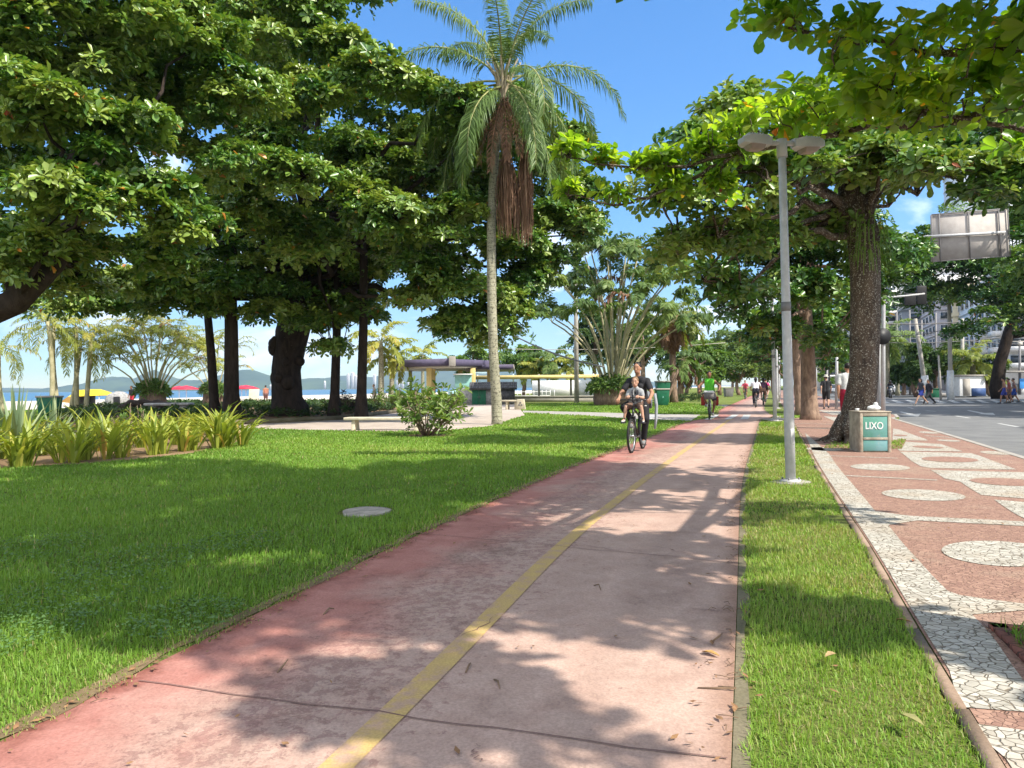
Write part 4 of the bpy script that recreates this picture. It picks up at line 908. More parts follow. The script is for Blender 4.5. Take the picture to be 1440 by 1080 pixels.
palm(548,574,60,500,2.6,12,26,.6,'shorter yellow palm tucked left of the pavilion roof',r=.2,lean=3,mats=[M_palmy,M_rach],wid=.06)
palm(595,560,85,500,3.4,12,24,.7,'orange tipped palm behind the pavilion roof',r=.2,lean=0,mats=[M_palmy,M_rach],wid=.08)
palm(777,556,90,508,3.6,16,28,.9,'small dark palm right of the bare tree behind the yellow canopy',r=.22,wid=.09)
palm(751,556,92,518,3.0,12,24,.9,'low yellow palm behind the long yellow canopy',r=.2,mats=[M_palmy,M_rach],wid=.09)
palm(803,556,88,515,3.2,12,24,.8,'palm half hidden behind the concrete pole',r=.2,mats=[M_palmy,M_rach],wid=.08)
palm(948,565,58,452,3.2,20,40,.7,'palm with thick skirt of dead brown fronds beside the path',r=.26,lean=-2,wid=.05,skirt=40,v=.2,bark=M_barkb,mats=[M_palmy,M_rach],el=(-.2,1.4))
palm(957,562,66,505,3.2,14,34,.7,'lower palm with brown skirt behind the skirted palm',r=.26,lean=4,wid=.06,skirt=26,v=.4,bark=M_barkb)
palm(932,575,50,520,1.2,5,20,.4,'leaning thin palm stem beside the green bin',r=.1,lean=22,wid=.05,bark=M_barkb)
palm(1248,552,82,478,4.2,15,36,.9,'palm with drooping fronds across the avenue left of the dense shrubbery',r=.25,wid=.07,v=.7)
palm(1262,550,90,492,3.8,13,30,.9,'second palm across the avenue behind the drooping palm',r=.22,wid=.08,v=.4)
palm(1368,552,78,508,3.6,18,30,.9,'yellow green palm beside the white painted kiosk across the avenue',r=.3,wid=.09,mats=[M_palmy,M_rach],v=.3)
# ================================================================ broadleaf trees in the distance
def btree(px,pyb,Y,pyt,wpx,label,leafm=M_far,L=.35,n=16,per=46,cr=1.3,v=.5,group='trees along the park beyond',trunkpy=None,k=6,r=.25,bark=M_barkb,name='broadleaf_tree'):
    b=P(px,pyb,Y); b[2]=0; H=P(px,pyt,Y)[2]; rw=wpx*Y/F; t=thing(name,label,'tree',tuple(b),0,group)
    z0=H*.32 if trunkpy is None else P(px,trunkpy,Y)[2]
    cen=np.array([0,0,(H+z0)/2]); u=nrm(rng.normal(size=(n,3)))*rng.uniform(.35,.88,(n,1))**.7; C=cen+u*np.array([rw,rw,(H-z0)/2])
    q=cr*rng.uniform(.6,1.25,n); Q=np.stack([q,q,q*.65],1); cm=MB(); clumps(cm,C,Q,per,k,L,np.clip(v+rng.normal(0,.14,n),0,1),low=-.7); mkobj('crown',cm,leafm,t)
    tm=MB(); tm.tube(curve((0,0,-.1),cen*.9,(rng.normal(0,.3),0,0),6),np.linspace(r*1.2,r*.6,6),8,jit=.05)
    for c in C[:10]: tm.tube(curve(cen*rng.uniform(.5,.85),c,(0,0,.2),5),np.linspace(r*.4,.03,5),5,cap=False)
    mkobj('trunk',tm,bark,t,True); return t
far_=[(905,562,75,430,38,'mid green tree filling in behind the great cane palm',M_far,.4),(880,560,85,440,45,'dark green tree behind the right side of the great cane palm',M_dark,.5),(838,558,95,420,36,'tree showing through the left stems of the great cane palm',M_dark,.5),
(985,560,80,478,34,'bright green round tree behind the rider in green',M_small,.45),(1012,556,105,470,34,'pale feathery tree over the middle distance of the path',M_far,.5),(1040,555,100,505,24,'yellow green tree on the lawn left of the far cyclists',M_far,.45),(1030,553,150,470,46,'hazy tall tree where the path disappears',M_far,.7),(1068,553,130,478,34,'olive tree above the far end of the path',M_far,.6),(1005,557,90,508,16,'small leafy tree above the low hedge',M_small,.4),(965,557,110,465,40,'tall dark tree behind the skirted palms',M_dark,.55),(1090,553,90,488,26,'leafy tree over the far pavement',M_far,.5),
(735,556,95,478,40,'loose bare branched green tree behind the pavilion',M_small,.5),(660,558,100,485,28,'green tree rising behind the pavilion roof',M_small,.5)]
for q in far_: btree(q[0],q[1],q[2],q[3],q[4],q[5],q[6],q[7],n=18 if q[4]>30 else 12,cr=q[4]*q[2]/F*.36,per=60)
for i,(x,y,Y,pt,wp) in enumerate(((1290,556,80,480,34),(1318,556,84,474,34),(1340,555,90,486,24),(1232,552,110,500,20),(1395,553,80,500,20),(1270,550,95,515,20),(1210,551,120,470,26),(1180,551,150,455,30),(1160,552,140,480,24))):
    btree(x,y,Y,pt,wp,['dark bushy tree left of the leaning pole across the avenue','dense dark tree behind the white based poles','dark tree in front of the yellowish wall','small tree at the far end of the avenue island','dark shrub tree at the foot of the curved trunk','low dark tree beside the drooping palm','green street tree down the avenue behind the thick trunk','tall tree far down the avenue above the waiting cars','leafy tree far down the pavement'][i],M_dark if i not in(6,7,8) else M_small,.42,n=16,per=60,cr=wp*Y/F*.4,v=.5,group='trees across the avenue',trunkpy=546)
# ================================================================ small plants
def hedge(px0,px1,py0,pyt,Y,label,name='hedge'):
    a=P(px0,py0,Y);c=P(px1,py0,Y); a[2]=c[2]=0; H=P(px0,pyt,Y)[2]; t=(a+c)/2; n=max(4,int(np.linalg.norm(c-a)/.45)); cm=MB()
    C=np.stack([np.linspace(a[0],c[0],n)-t[0],np.linspace(a[1],c[1],n)-t[1],np.full(n,H*.5)],1); clumps(cm,C,np.tile([.5,.6,H*.5],(n,1)),60,6,.13,.35,low=-.9)
    o=mkobj(name,cm,M_dark,loc=t); tag(o,label,'hedge')
hedge(957,988,562,553,62,'low clipped dark hedge on the lawn behind the rider in green')
def bush(px,py,Y,H,w,label,leafm=M_small,n=120,L=.14,stems=14,dead=0,cat='bush',v=.6,seed=0):
    b=P(px,py,Y); b[2]=0; t=thing('bush',label,cat,tuple(b)); sm=MB();cm=MB();pos=[];ax=[]
    for i in range(stems):
        a=2*math.pi*i/stems+rng.normal(0,.3); q=math.sqrt(rng.random()); h=H*(1-.35*q)*rng.uniform(.65,1.0)
        d=np.array([math.cos(a),math.sin(a),0]); tip=d*w*q+[0,0,h]; cv=curve(d*.08,tip,(d*.08*w),7,.02*H); sm.tube(cv,np.linspace(.022,.008,7)*H/1.4,5)
        for k in range(n//stems):
            s=rng.uniform(.45,1.0); p=cv[min(6,int(s*6))]; e=p+rng.normal(0,.15*w,3)+np.array([0,0,.05]); e[2]=max(e[2],.12)
            sm.tube(curve(p,e,(0,0,.02),3),[.008*H/1.4,.005,.004],4,cap=False); pos.append(e);ax.append(np.array([*(rng.normal(0,.4,2)+d[:2]*.4),.9]))
    rosettes(cm,np.array(pos),np.array(ax),8,L,np.clip(v+rng.normal(0,.15,len(pos)),0,1),wr=.36,el=(0,60))
    mkobj('stems',sm,mat('bush_stem',(.2,.15,.1),.8),t,True); mkobj('foliage',cm,leafm,t); return t
YB=G(600,613)[1]
bush(600,613,YB,1.75,1.15,'leafy green bush with thin bare stems on a ring of bare soil in the lawn',M_small,180,.2,18,v=.75)
bush(548,585,42,1.9,1.1,'smaller yellow green bush behind the long bench',M_small,150,.18,14,v=.7)
bush(485,582,36,1.3,.9,'dark purple leaved bush between the slim trunks',leafmat('purple_leaf',[(0,(.04,.025,.03)),(1,(.09,.05,.05))],.2),150,.14,14)
bush(640,580,52,1.2,.8,'round green bush in front of the stone kiosk',M_small,110,.2,12)
# strap leaved lilies in the left bed
def lily_mesh(seed,H,n):
    r=np.random.default_rng(seed); mb=MB()
    for i in range(n):
        a=r.uniform(0,6.28); e0=r.uniform(1.0,1.56); L=H*r.uniform(.75,1.25); d=np.array([math.cos(a),math.sin(a),0]); w0=.031*r.uniform(.8,1.3); t=np.linspace(0,1,7); p=[d*r.uniform(.02,.11)]
        for k in range(1,7): e=e0-1.05*r.uniform(.6,1.2)*t[k]**2; p.append(p[-1]+L/6*(d*math.cos(e)+np.array([0,0,math.sin(e)])))
        p=np.array(p); s=np.array([-d[1],d[0],0]); w_=w0*np.array([.5,.8,1,1,.85,.5,.04]); c=p-np.array([0,0,.012])
        V=np.concatenate([p-s*w_[:,None],c,p+s*w_[:,None]]); F_=[[j,j+1,8+j,7+j] for j in range(6)]+[[7+j,8+j,15+j,14+j] for j in range(6)]
        mb.add(V,np.array(F_),float(np.clip(r.normal(.45,.2),0,1)) if r.random()>.06 else 1.0)
    return mb
lilies=[]
for i in range(5):
    me=lily_mesh(i,.72+.05*(i%3),18).mesh('lily_plant'); me.materials.append(M_lily); lilies.append(me)
spots=[]
for row,(pa,pb,n) in enumerate((((-60,666),(335,628),22),((-70,652),(328,619),21),((-60,638),(305,611),18))):
    A_,B_=G(*pa),G(*pb)
    for i in range(n):
        q=A_+(B_-A_)*((i+.5+rng.normal(0,.16))/n)+np.array([rng.normal(0,.12),rng.normal(0,.12),0]); spots.append((row,i,n,q))
rown=['front','middle','back']
lw=['broad','upright','arching','drooping','bushy']
for row,i,n,q in spots:
    o=bpy.data.objects.new('lily_plant',lilies[(i*3+row)%5]); COL.objects.link(o); o.location=q; o.rotation_euler=(0,0,rng.uniform(0,6.28)); s=rng.uniform(.85,1.15); o.scale=(s,s,s*rng.uniform(.9,1.15))
    nn=['first','second','third','fourth','fifth','sixth','seventh','eighth','ninth','tenth','eleventh','twelfth','thirteenth','fourteenth','fifteenth','sixteenth','seventeenth','eighteenth','nineteenth','twentieth','twenty first','twenty second'][i]
    tag(o,f'strap leaved lily, {nn} from the left in the {rown[row]} row of the bed','plant','strap leaved lilies in the left bed')
end=bpy.data.objects.new('lily_plant',lilies[2]); COL.objects.link(end); end.location=G(318,630); end.scale=(1.15,)*3; tag(end,'taller green lily standing apart at the right end of the bed','plant','strap leaved lilies in the left bed')
# spiky grey-green rosettes
def spiky(px,py,Y,H,n,label):
    b=P(px,py,Y); b[2]=0; mb=MB(); r=np.random.default_rng(int(px)+500)
    for i in range(n):
        a=r.uniform(0,6.28); e=r.uniform(.35,1.45); L=H*r.uniform(.8,1.15); d=np.array([math.cos(a),math.sin(a),0]); s=np.array([-d[1],d[0],0]); t=np.linspace(0,1,6)[:,None]
        p=(d*math.cos(e)+np.array([0,0,math.sin(e)]))*L*t-np.array([0,0,1])*L*.16*t**2*math.cos(e); w_=.045*np.array([.7,1,.95,.75,.45,.03])[:,None]
        V=np.concatenate([p-s*w_,p-[0,0,.012],p+s*w_]); mb.add(V,np.array([[j,j+1,7+j,6+j] for j in range(5)]+[[6+j,7+j,13+j,12+j] for j in range(5)]),float(r.random()))
    tag(mkobj('agave_plant',mb,M_agave,loc=b),label,'plant','grey green spiky plants in the left bed')
spiky(22,622,15,1.35,60,'big grey green spiky plant at the left edge behind the lilies')
spiky(-60,630,13.5,1.3,44,'spiky plant entering from beyond the left edge of the bed')
spiky(75,610,17,1.15,36,'looser grey green spiky plant with long leaves leaning right over the lilies')
tb=bush(190,606,18.5,1.25,.7,'sparse twiggy shrub with bare grey stems among the lilies',M_small,40,.09,12,v=.5)
# ground cover under the grove
gc=MB(); B_=np.array(bedTW); n=5200; x=rng.uniform(B_[:,0].min(),B_[:,0].max(),n);y=rng.uniform(B_[:,1].min(),B_[:,1].max(),n); k=inpoly(x,y,B_);x,y=x[k],y[k]
rosettes(gc,np.stack([x,y,rng.uniform(.15,.45,len(x))],1),np.stack([rng.normal(0,.3,len(x)),rng.normal(0,.3,len(x)),np.ones(len(x))],1),6,.24,rng.uniform(.1,.6,len(x)),wr=.4)
o=mkobj('ground_cover',gc,M_dark); o['kind']='stuff'
# ================================================================ plain materials
def simple(n,c,r=.6,**k): return mat(n,c,r,tuple(x*.8 for x in c),k.pop('scale',5),**k)
M_galv=simple('galvanised_pole',(.5,.5,.5),.5,scale=9); M_lampg=simple('lamp_housing',(.5,.49,.48),.5); M_lens=simple('lamp_lens',(.33,.26,.22),.25)
M_black=simple('black_plastic',(.02,.02,.022),.5); M_signb=mat('sign_back_metal',(.4,.37,.345),.85,(.33,.3,.28),3,spec=.08); M_signf=simple('sign_frame',(.2,.19,.19),.6)
M_pole=mat('concrete_pole',(.46,.43,.38),.85,(.34,.31,.27),3); M_wht=simple('white_paint',(.75,.75,.73),.6); M_purple=mat('dark_purple_fascia',(.1,.085,.14),.7,(.07,.06,.1),2)
M_yell=mat('cream_yellow_paint',(.66,.52,.22),.8,(.55,.42,.17),2); M_turq=simple('turquoise_paint',(.3,.58,.52),.6); M_stone=mat('grey_stone_wall',(.36,.35,.33),.9,(.18,.175,.17),7,bmp=.6); M_green=mat('green_door_paint',(.012,.13,.065),.5,(.01,.09,.045),6)
M_ceil=simple('pale_soffit',(.6,.57,.5),.8); M_bench=mat('bench_concrete',(.62,.55,.4),.8,(.46,.41,.31),6); M_slate=mat('slate_tiles',(.12,.12,.125),.7,(.045,.045,.05),9,bmp=.5)
M_glass=simple('dark_window_glass',(.05,.065,.08),.12,spec=.6); M_bwall=[simple('facade_white',(.66,.65,.63),.8),simple('facade_mauve_grey',(.45,.42,.44),.8),simple('facade_dark_grey',(.24,.26,.29),.8),simple('facade_cream',(.62,.53,.36),.8),simple('facade_pale_blue',(.6,.64,.68),.8)]
# ================================================================ lamps
def lamp_meshes():
    pole=MB(); pole.lathe([(0,0),(.066,0),(.066,1.2),(.057,2.6),(.05,4.48),(0,4.5)],seg=16)
    plate=MB(); plate.prism([(math.cos(t)*.27*(1.0 if i%2 else .85),math.sin(t)*.22) for i,t in enumerate(np.linspace(0,6.283,13)[:-1])],-.02,.02)
    brk=MB(); brk.lathe([(.058,4.32),(.068,4.32),(.068,4.56),(0,4.58)],seg=14); brk.tube([(-.3,0,4.5),(.3,0,4.52)],.035,10)
    heads=[]
    for s in (-1,1):
        h=MB(); z=4.52
        h.add([(s*.2,-.06,z-.05),(s*.2,.06,z-.05),(s*.2,.06,z+.05),(s*.2,-.06,z+.05),(s*.32,-.13,z-.07),(s*.32,.13,z-.07),(s*.32,.13,z+.06),(s*.32,-.13,z+.06),(s*.62,-.14,z-.06),(s*.62,.14,z-.06),(s*.62,.14,z+.05),(s*.62,-.14,z+.05),(s*.7,-.09,z-.04),(s*.7,.09,z-.04),(s*.7,.09,z+.03),(s*.7,-.09,z+.03)],
          [[i*4+j,i*4+(j+1)%4,i*4+4+(j+1)%4,i*4+4+j] for i in range(3) for j in range(4)]+[[0,1,2,3],[12,13,14,15]])
        for q in range(6): h.box((s*(.38+q*.045),0,z+.065),(.012,.2,.04))
        l=MB(); l.add([(s*.34,-.12,z-.07),(s*.34,.12,z-.07),(s*.6,.125,z-.062),(s*.6,-.125,z-.062),(s*.36,-.09,z-.13),(s*.36,.09,z-.13),(s*.57,.09,z-.12),(s*.57,-.09,z-.12)],[[0,1,5,4],[1,2,6,5],[2,3,7,6],[3,0,4,7],[4,5,6,7]])
        heads.append((h,l))
    return pole,plate,brk,heads
def make_lamp(loc,label,rz=0,lean=0):
    t=thing('street_lamp',label,'street lamp',tuple(loc),rz,'twin headed lamps along the bike path'); t.rotation_euler=(0,lean,rz)
    pole,plate,brk,heads=lamp_meshes()
    mkobj('pole',pole,M_galv,t,True); mkobj('base_plate',plate,M_conc,t); mkobj('access_hatch',MB().box((0,-.062,.62),(.06,.02,.2)),M_lampg,t,bevel=.006); mkobj('clamp_band',MB().tube([(0,0,2.28),(0,0,2.4)],.0635,16),M_signf,t,True); mkobj('flange',MB().lathe([(.066,.0),(.13,.0),(.13,.045),(.066,.05)],seg=16),M_lampg,t)
    for a_ in (.8,2.4,3.9,5.5): mkobj('bolt',MB().tube([(.105*math.cos(a_),.105*math.sin(a_),.04),(.105*math.cos(a_),.105*math.sin(a_),.075)],.012,6),M_signf,t)
    mkobj('bracket',brk,M_lampg,t,True)
    for h,l in heads:
        for b_ in (h,l): b_.V=[np.stack([v[:,0]*.86,v[:,1]*.9,(v[:,2]-4.52)*1.0+4.52],1) for v in b_.V]
        ho=mkobj('lamp_head',h,M_lampg,t,bevel=.012); mkobj('lens',l,M_lens,ho,bevel=.02)
    return t
g1=G(1112,679); L1=make_lamp(g1,'nearest grey twin headed lamp post standing in the grass strip',R(14),R(-1.0))
g2=G(1090,592); copytree(L1,tuple(g2),R(10),'second twin headed lamp post, at the path crossing behind the nearest one').rotation_euler=(0,R(-1),R(10))
for i,(x,y,l) in enumerate(((1093,574.5,'third lamp post beyond the path crossing, just right of the second'),(1096,566,'fourth small lamp post far along the grass strip'),(1097,560.5,'farthest visible lamp post along the grass strip'))):
    copytree(L1,tuple(G(x,y)),R(10),l)
# ================================================================ litter bin LIXO
gb=G(1234,636.5); bb=thing('litter_bin','square concrete litter bin with worn teal panels lettered LIXO','litter bin',tuple(gb+np.array([0,.3,0])),R(-6))
M_binc=mat('bin_concrete',(.42,.36,.28),.9,(.25,.21,.16),8,bmp=.4)
m,nt,o=newmat('worn_teal_paint'); p=N(nt,'ShaderNodeBsdfPrincipled'); nt.links.new(p.outputs[0],o.inputs[0]); v=objco(nt); a=noise(nt,5,7,.7,v,.5)
c=ramp(nt,noise(nt,2.2,4,.6,v),[(.35,(.09,.27,.2)),(.6,(.13,.28,.29)),(.75,(.19,.33,.35))]); c=mixc(nt,ramp(nt,a,[(.6,(0,)*3),(.7,(.8,)*3)]),c,(.36,.3,.24)); nt.links.new(c,p.inputs['Base Color']); setin(p,Roughness=.75); M_teal=m
H=.76;W=.57
mb=MB(); 
for sx_ in (-1,1): mb.box((sx_*(W/2-.03),0,H/2),(.06,.6,H))
mb.box((0,.27,H/2),(W-.12,.06,H)); mb.box((0,-.01,.02),(W-.12,.5,.04)); 
mkobj('shell',mb,M_binc,bb,bevel=.012)
mkobj('top_rim',MB().box((0,-.275,H-.035),(W-.12,.05,.07)).box((0,0,H+.012),(W+.02,.62,.022)),M_binc,bb,bevel=.008)
mkobj('middle_band',MB().box((0,-.28,.265),(W-.12,.045,.045)),M_binc,bb,bevel=.006)
up_=mkobj('upper_panel',MB().box((0,-.27,.487),(W-.125,.04,.40)),M_teal,bb,bevel=.006); mkobj('lower_panel',MB().box((0,-.27,.135),(W-.125,.04,.21)),M_teal,bb,bevel=.006)
for s in (-1,1): mkobj('leg',MB().box((s*.24,-.2,-.0),(.08,.08,.03)),M_binc,bb)
def text(body,size,loc,rot,name,m,parent,ext=.003,sx=1):
    cu=bpy.data.curves.new(name,'FONT'); cu.body=body; cu.size=size; cu.extrude=ext; cu.align_x='CENTER'; cu.align_y='CENTER'; cu.offset=size*.012
    to=bpy.data.objects.new(name,cu); COL.objects.link(to); bpy.context.view_layer.update()
    me=bpy.data.meshes.new_from_object(to.evaluated_get(bpy.context.evaluated_depsgraph_get())); bpy.data.objects.remove(to); me.materials.clear(); me.materials.append(m)
    o=bpy.data.objects.new(name,me); COL.objects.link(o); o.location=loc; o.rotation_euler=rot; o.scale=(sx,1,1); o.parent=parent; return o
text('LIXO',.19,(-.02,-.2935,.505),(R(90),0,0),'lettering',M_wht,bb,sx=.78)
pbg=thing('plastic_bag','crumpled white plastic bag lying on the bin top','bag',tuple(gb+np.array([.14,.42,H+.024]))); mkobj('bag',MB().ell((0,0,.05),(.12,.09,.055),18,12,jit=.18).ell((.04,0,.11),(.04,.05,.05),12,8,jit=.2),M_wht,pbg,True)
cup=MB(); cup.lathe([(0,0),(.03,0),(.04,.05),(.036,.05),(.028,.005)],seg=12); tag(mkobj('paper_cup',cup,M_wht,loc=tuple(gb+np.array([-.24,.3,H+.024]))),'small white cup left on the corner of the bin top','cup')
# ================================================================ overhead sign and signals
gp=P(1242,584,31); gp[2]=0; sp=thing('sign_gantry','tall grey pole with bent arm carrying a large sign seen from behind','sign',tuple(gp))
q=lambda x,y,Y=31: P(x,y,Y)-gp
mkobj('pole',MB().tube([(0,0,-.1),q(1242,480),q(1243,388),q(1245,383),q(1275,347),q(1290,336),q(1305,332)],[.085,.08,.07,.07,.06,.055,.05],12),M_galv,sp,True)
mkobj('cross_bar',MB().tube([q(1300,333,30.95),q(1414,326.5,30.95)],.055,10),M_galv,sp,True)
TLc,TRc,BRc,BLc=q(1310,302),q(1417,293.5),q(1421,360),q(1311.5,368)
pn=MB(); dpt=np.array([0,.05,0]); pn.add([TLc+dpt,TRc+dpt,BRc+dpt,BLc+dpt,TLc+2*dpt,TRc+2*dpt,BRc+2*dpt,BLc+2*dpt],[[0,3,2,1],[4,5,6,7],[0,1,5,4],[1,2,6,5],[2,3,7,6],[3,0,4,7]]); mkobj('sign_panel',pn,M_signb,sp)
for a in (.1,.485,.88):
    A_=TLc+(TRc-TLc)*a;B_=BLc+(BRc-BLc)*a; mkobj('rib',MB().tube([A_,B_],.035,4),M_signf,sp)
mkobj('edge_frame',MB().tube([TLc,TRc],.03,4).tube([TRc,BRc],.02,4).tube([BRc,BLc],.02,4).tube([BLc,TLc],.02,4),M_signf,sp)
tr_=MB(); c=q(1241,473,30.9); tr_.tube([c,c+np.array([0,-.03,0])],.34,24); mkobj('round_sign',tr_,M_black,sp)  # leaf shade on the round sign is put into its black colour
# signals
def signal(x,y,w_,h_,Y,label,px,arm):
    b=P(*px,Y); b[2]=0; t=thing('traffic_light',label,'traffic light',tuple(b),0,'traffic lights seen from behind'); q=lambda x,y,Y=Y: P(x,y,Y)-b
    mkobj('pole',MB().tube([(0,0,-.1),q(*arm[0])],[.08,.07],10),M_galv,t,True)
    mkobj('arm',MB().tube([q(*z) for z in arm],.05,8),M_galv,t,True)
    for (cx,cy,w2,h2) in zip(x,y,w_,h_):
        c=q(cx,cy); s=Y/F; hd=mkobj('signal_head',MB().box(c,(w2*s,.06,h2*s)),M_black,t,bevel=.02); mkobj('signal_box',MB().box(c+np.array([0,.14,0]),(w2*s*.4,.2,h2*s*.8)),M_black,hd,bevel=.02)
        for k in (-1,0,1): mkobj('visor',MB().tube([c+np.array([0,.24,k*h2*s*.26]),c+np.array([0,.44,k*h2*s*.26])],w2*s*.16,12,cap=False),M_black,hd)
    return t
signal([1280,1296],[421,415],[16,14],[17,26],36,'traffic light with two black boards on an arm left of the overhead sign',(1236,578),[(1236,424),(1244,418.5),(1270,416.5),(1300,413)])
signal([1196],[449],[12],[14],40,'traffic light on a slanted arm showing left of the thick trunk',(1176,568),[(1177,474),(1179,468),(1190,461),(1206,450)])
signal([1164],[524],[6],[26],60,'dark slim traffic light far down the pavement behind the man in the white hat',(1163,558),[(1163,482),(1163,481),(1164,480),(1165,479)])
# ================================================================ poles and wires
def pole(px,pyb,Y,pyt,r,label,lean=0,wb=None,m=M_pole,cross=False,group='poles across the avenue'):
    b=P(px,pyb,Y); b[2]=-.05; t=thing('utility_pole',label,'pole',tuple(b),0,group); top=P(px+lean,pyt,Y)-b
    r*=.72 if group=='poles across the avenue' else 1; mkobj('shaft',MB().tube([(0,0,-.1),top*.5,top],[r,r*.9,r*.75],10),m,t,True)
    if wb: 
        e=P(px+lean*(pyb-wb)/(pyb-pyt),wb,Y)-b; mkobj('painted_base',MB().tube([(0,0,-.08),e],[r*1.5,r*1.4],12),M_wht,t,True)
    if cross: mkobj('crossarm',MB().box(top*.97,(1.9,.1,.12)).box(top*.93,(.5,.3,.4)),M_pole,t)
    return t
pole(811,566.5,62,330,.2,'tall round concrete pole rising beside the great cane palm',-2,None,M_pole,False,None)
pole(984,560,95,470,.16,'thin white pole behind the rider in green',-1,552,M_wht,False,'poles in the middle distance')
pole(1337,556,66,388,.26,'concrete pole with long white painted base in the middle of the shrubs',-3,521)
pole(1354,548,80,448,.28,'concrete pole with white base next to the white kiosk',-1,521)
pole(1303,546,72,448,.3,'leaning concrete pole before the dark bushy tree',-16,528)
pole(1323,557,64,500,.14,'short grey post on the pavement corner across the avenue',-3)
pole(1316,552,88,440,.2,'thin dark pole behind the dark bushy tree',0,None,M_signf)
pole(1280,551,95,436,.2,'slim dark pole against the grey facades',-1,None,M_signf)
pole(1262,551,100,438,.2,'slim dark pole left of the grey tower',-1,None,M_signf)
pole(1434,550,90,478,.22,'dark street pole with a box at the right edge',0,None,M_signf,True)
pole(1296,551,100,450,.22,'dark slender pole left of the leaning pole',0,None,M_signf)
pole(1148,556,110,500,.16,'thin blue grey post far down the pavement',0,None,M_galv)
wn_=0
for (a,b,s) in (((1200,452,60),(1500,425,60),.8),((1180,478,80),(1520,455,80),1.0),((1200,470,70),(1360,455,70),.6),((1300,470,90),(1520,482,90),.6),((1320,478,90),(1520,492,90),.6)):
    A_,B_=P(*a),P(*b); wi=MB(); wi.tube(curve(A_,B_,(0,0,-s),14),.035,4); tag(mkobj('overhead_wire',wi,M_signf),['topmost thin wire rising across the facades below the overhead sign','thin wire above the white office block across the avenue','short thin wire behind the thick trunk','wire sagging across the cream yellow building','lowest wire crossing in front of the curved trunk'][int(wn_)],'wire','overhead wires across the avenue'); wn_+=1
wi=MB(); wi.tube(curve(P(690,452,62),P(850,516,50),(0,0,-.5),14),.06,5)
tag(mkobj('overhead_cable',wi,M_signf),'dark sagging cable beside the concrete pole and cane palm','cable')
wi=MB(); wi.tube(curve(P(700,490,66),P(1020,482,64),(0,0,-.3),14),.025,4); tag(mkobj('overhead_cable',wi,M_pole),'thin pale cable crossing behind the skirted palms','cable')
# ================================================================ benches
def bench(px0,px1,pyb,pyt,label,rz=0,Y=None):
    a=G(px0,pyb);c=G(px1,pyb); Lb=np.linalg.norm(c-a); mid=(a+c)/2; H=P((px0+px1)/2,pyt,mid[1])[2]
    t=thing('bench',label,'bench',tuple(mid),rz+math.atan2((c-a)[1],(c-a)[0]))
    mkobj('seat',MB().box((0,0,H-.045),(Lb,.5,.09)),M_bench,t,bevel=.02)
    for s in (-1,1):
        l=MB(); x=s*(Lb/2-.3); pr=[(-.24,0),(.24,0),(.17,H-.1),(-.17,H-.1)]
        l.add([(x-.06-s*0,y,z) for y,z in pr]+[(x+.06,y,z) for y,z in pr],[[0,1,2,3],[7,6,5,4],[0,4,5,1],[1,5,6,2],[2,6,7,3],[3,7,4,0]])
        if s==-1 or True: mkobj('leg',l,M_bench,t,bevel=.015)
    return t
bench(487,601,605,586.5,'long low concrete bench with slanted legs beside the leafy bush')
tb=bench(707,733,576,562.5,'short concrete bench with a carved end behind the queen palm trunk')
bl=[o for o in tb.children if o.name.startswith('leg')][-1]
an=G(726,577); s_=MB(); s_.add([(-.3,0,0),(.3,0,0),(.22,0,.62),(-.22,0,.62),(-.3,.12,0),(.3,.12,0),(.22,.12,.62),(-.22,.12,.62)],[[0,1,2,3],[7,6,5,4],[0,4,5,1],[1,5,6,2],[2,6,7,3],[3,7,4,0]]); ar=MB(); 
for k in range(3):
    a=R(90+120*k); ar.ell((.09*math.cos(a),-.012,.33+.09*math.sin(a)),(.055,.012,.055),10,6)
ep=mkobj('end_support',s_,M_bench,tb,bevel=.02); ep.location=(0.62,-.3,0); eo=mkobj('emblem',ar,M_signf,ep)
# ================================================================ pavilion
pv0=P(640,569,60); pv0[2]=0; pv=thing('pavilion','open pavilion with dark purple flat roof on cream yellow columns','pavilion',tuple(pv0)); q=lambda x,y,Y: P(x,y,Y)-pv0
def slab(pxs,zt,zb,m,name,par): 
    mb=MB(); pts=[q(x,545,Y)[:2] for x,Y in pxs]; mb.prism(pts,zb,zt); return mkobj(name,mb,m,par)
zT=P(600,505,58)[2]; zB=P(600,514.5,58)[2]
r1=slab([(550,60),(632,57),(641,58.5),(690,62),(690,72),(560,72)],zT,zB,M_purple,'roof',pv); 
mkobj('corner_cap',MB().box(q(636,508,56.9),(.5,.25,.75)),M_conc,pv,bevel=.02)
mkobj('soffit',MB().prism([q(x,545,Y)[:2] for x,Y in [(556,60.6),(632,58),(685,62.3),(685,71),(565,71)]],zB-.12,zB-.004),M_ceil,pv)
z2=P(700,512,61)[2]; z2b=P(700,519.5,61)[2]
slab([(655,61.4),(723,61.4),(724,70),(655,70)],z2-.02,z2b,M_conc,'lower_roof',pv); mkobj('fascia',MB().box(q(690,515.7,61.2),(3.7,.12,.34)),M_purple,pv)
for x,Y,w_ in ((604,59.5,.42),(609.5,62,.36),(665.5,60.5,.4),(648,67,.4),(688,64,.32),(578,67,.22)):
    b=P(x,568,Y)-pv0; b[2]=0; mkobj('column',MB().box(b+np.array([0,0,zB/2-.07]),(w_,w_,zB-.14)),M_yell if x!=578 else M_conc,pv,bevel=.02)
for x0,x1,y0,y1,Y in ((640,663,527,545,59.8),(600,612,549,569,59)): 
    a,b=P(x0,y1,Y),P(x1,y0,Y); mkobj('counter',MB().box((a+b)/2-pv0,(b[0]-a[0],.5,b[2]-a[2])),M_turq if x0!=600 else M_yell,pv,bevel=.02)
mkobj('counter_top',MB().box(q(651,526.5,59.6),(1.5,.8,.08)),M_wht,pv)
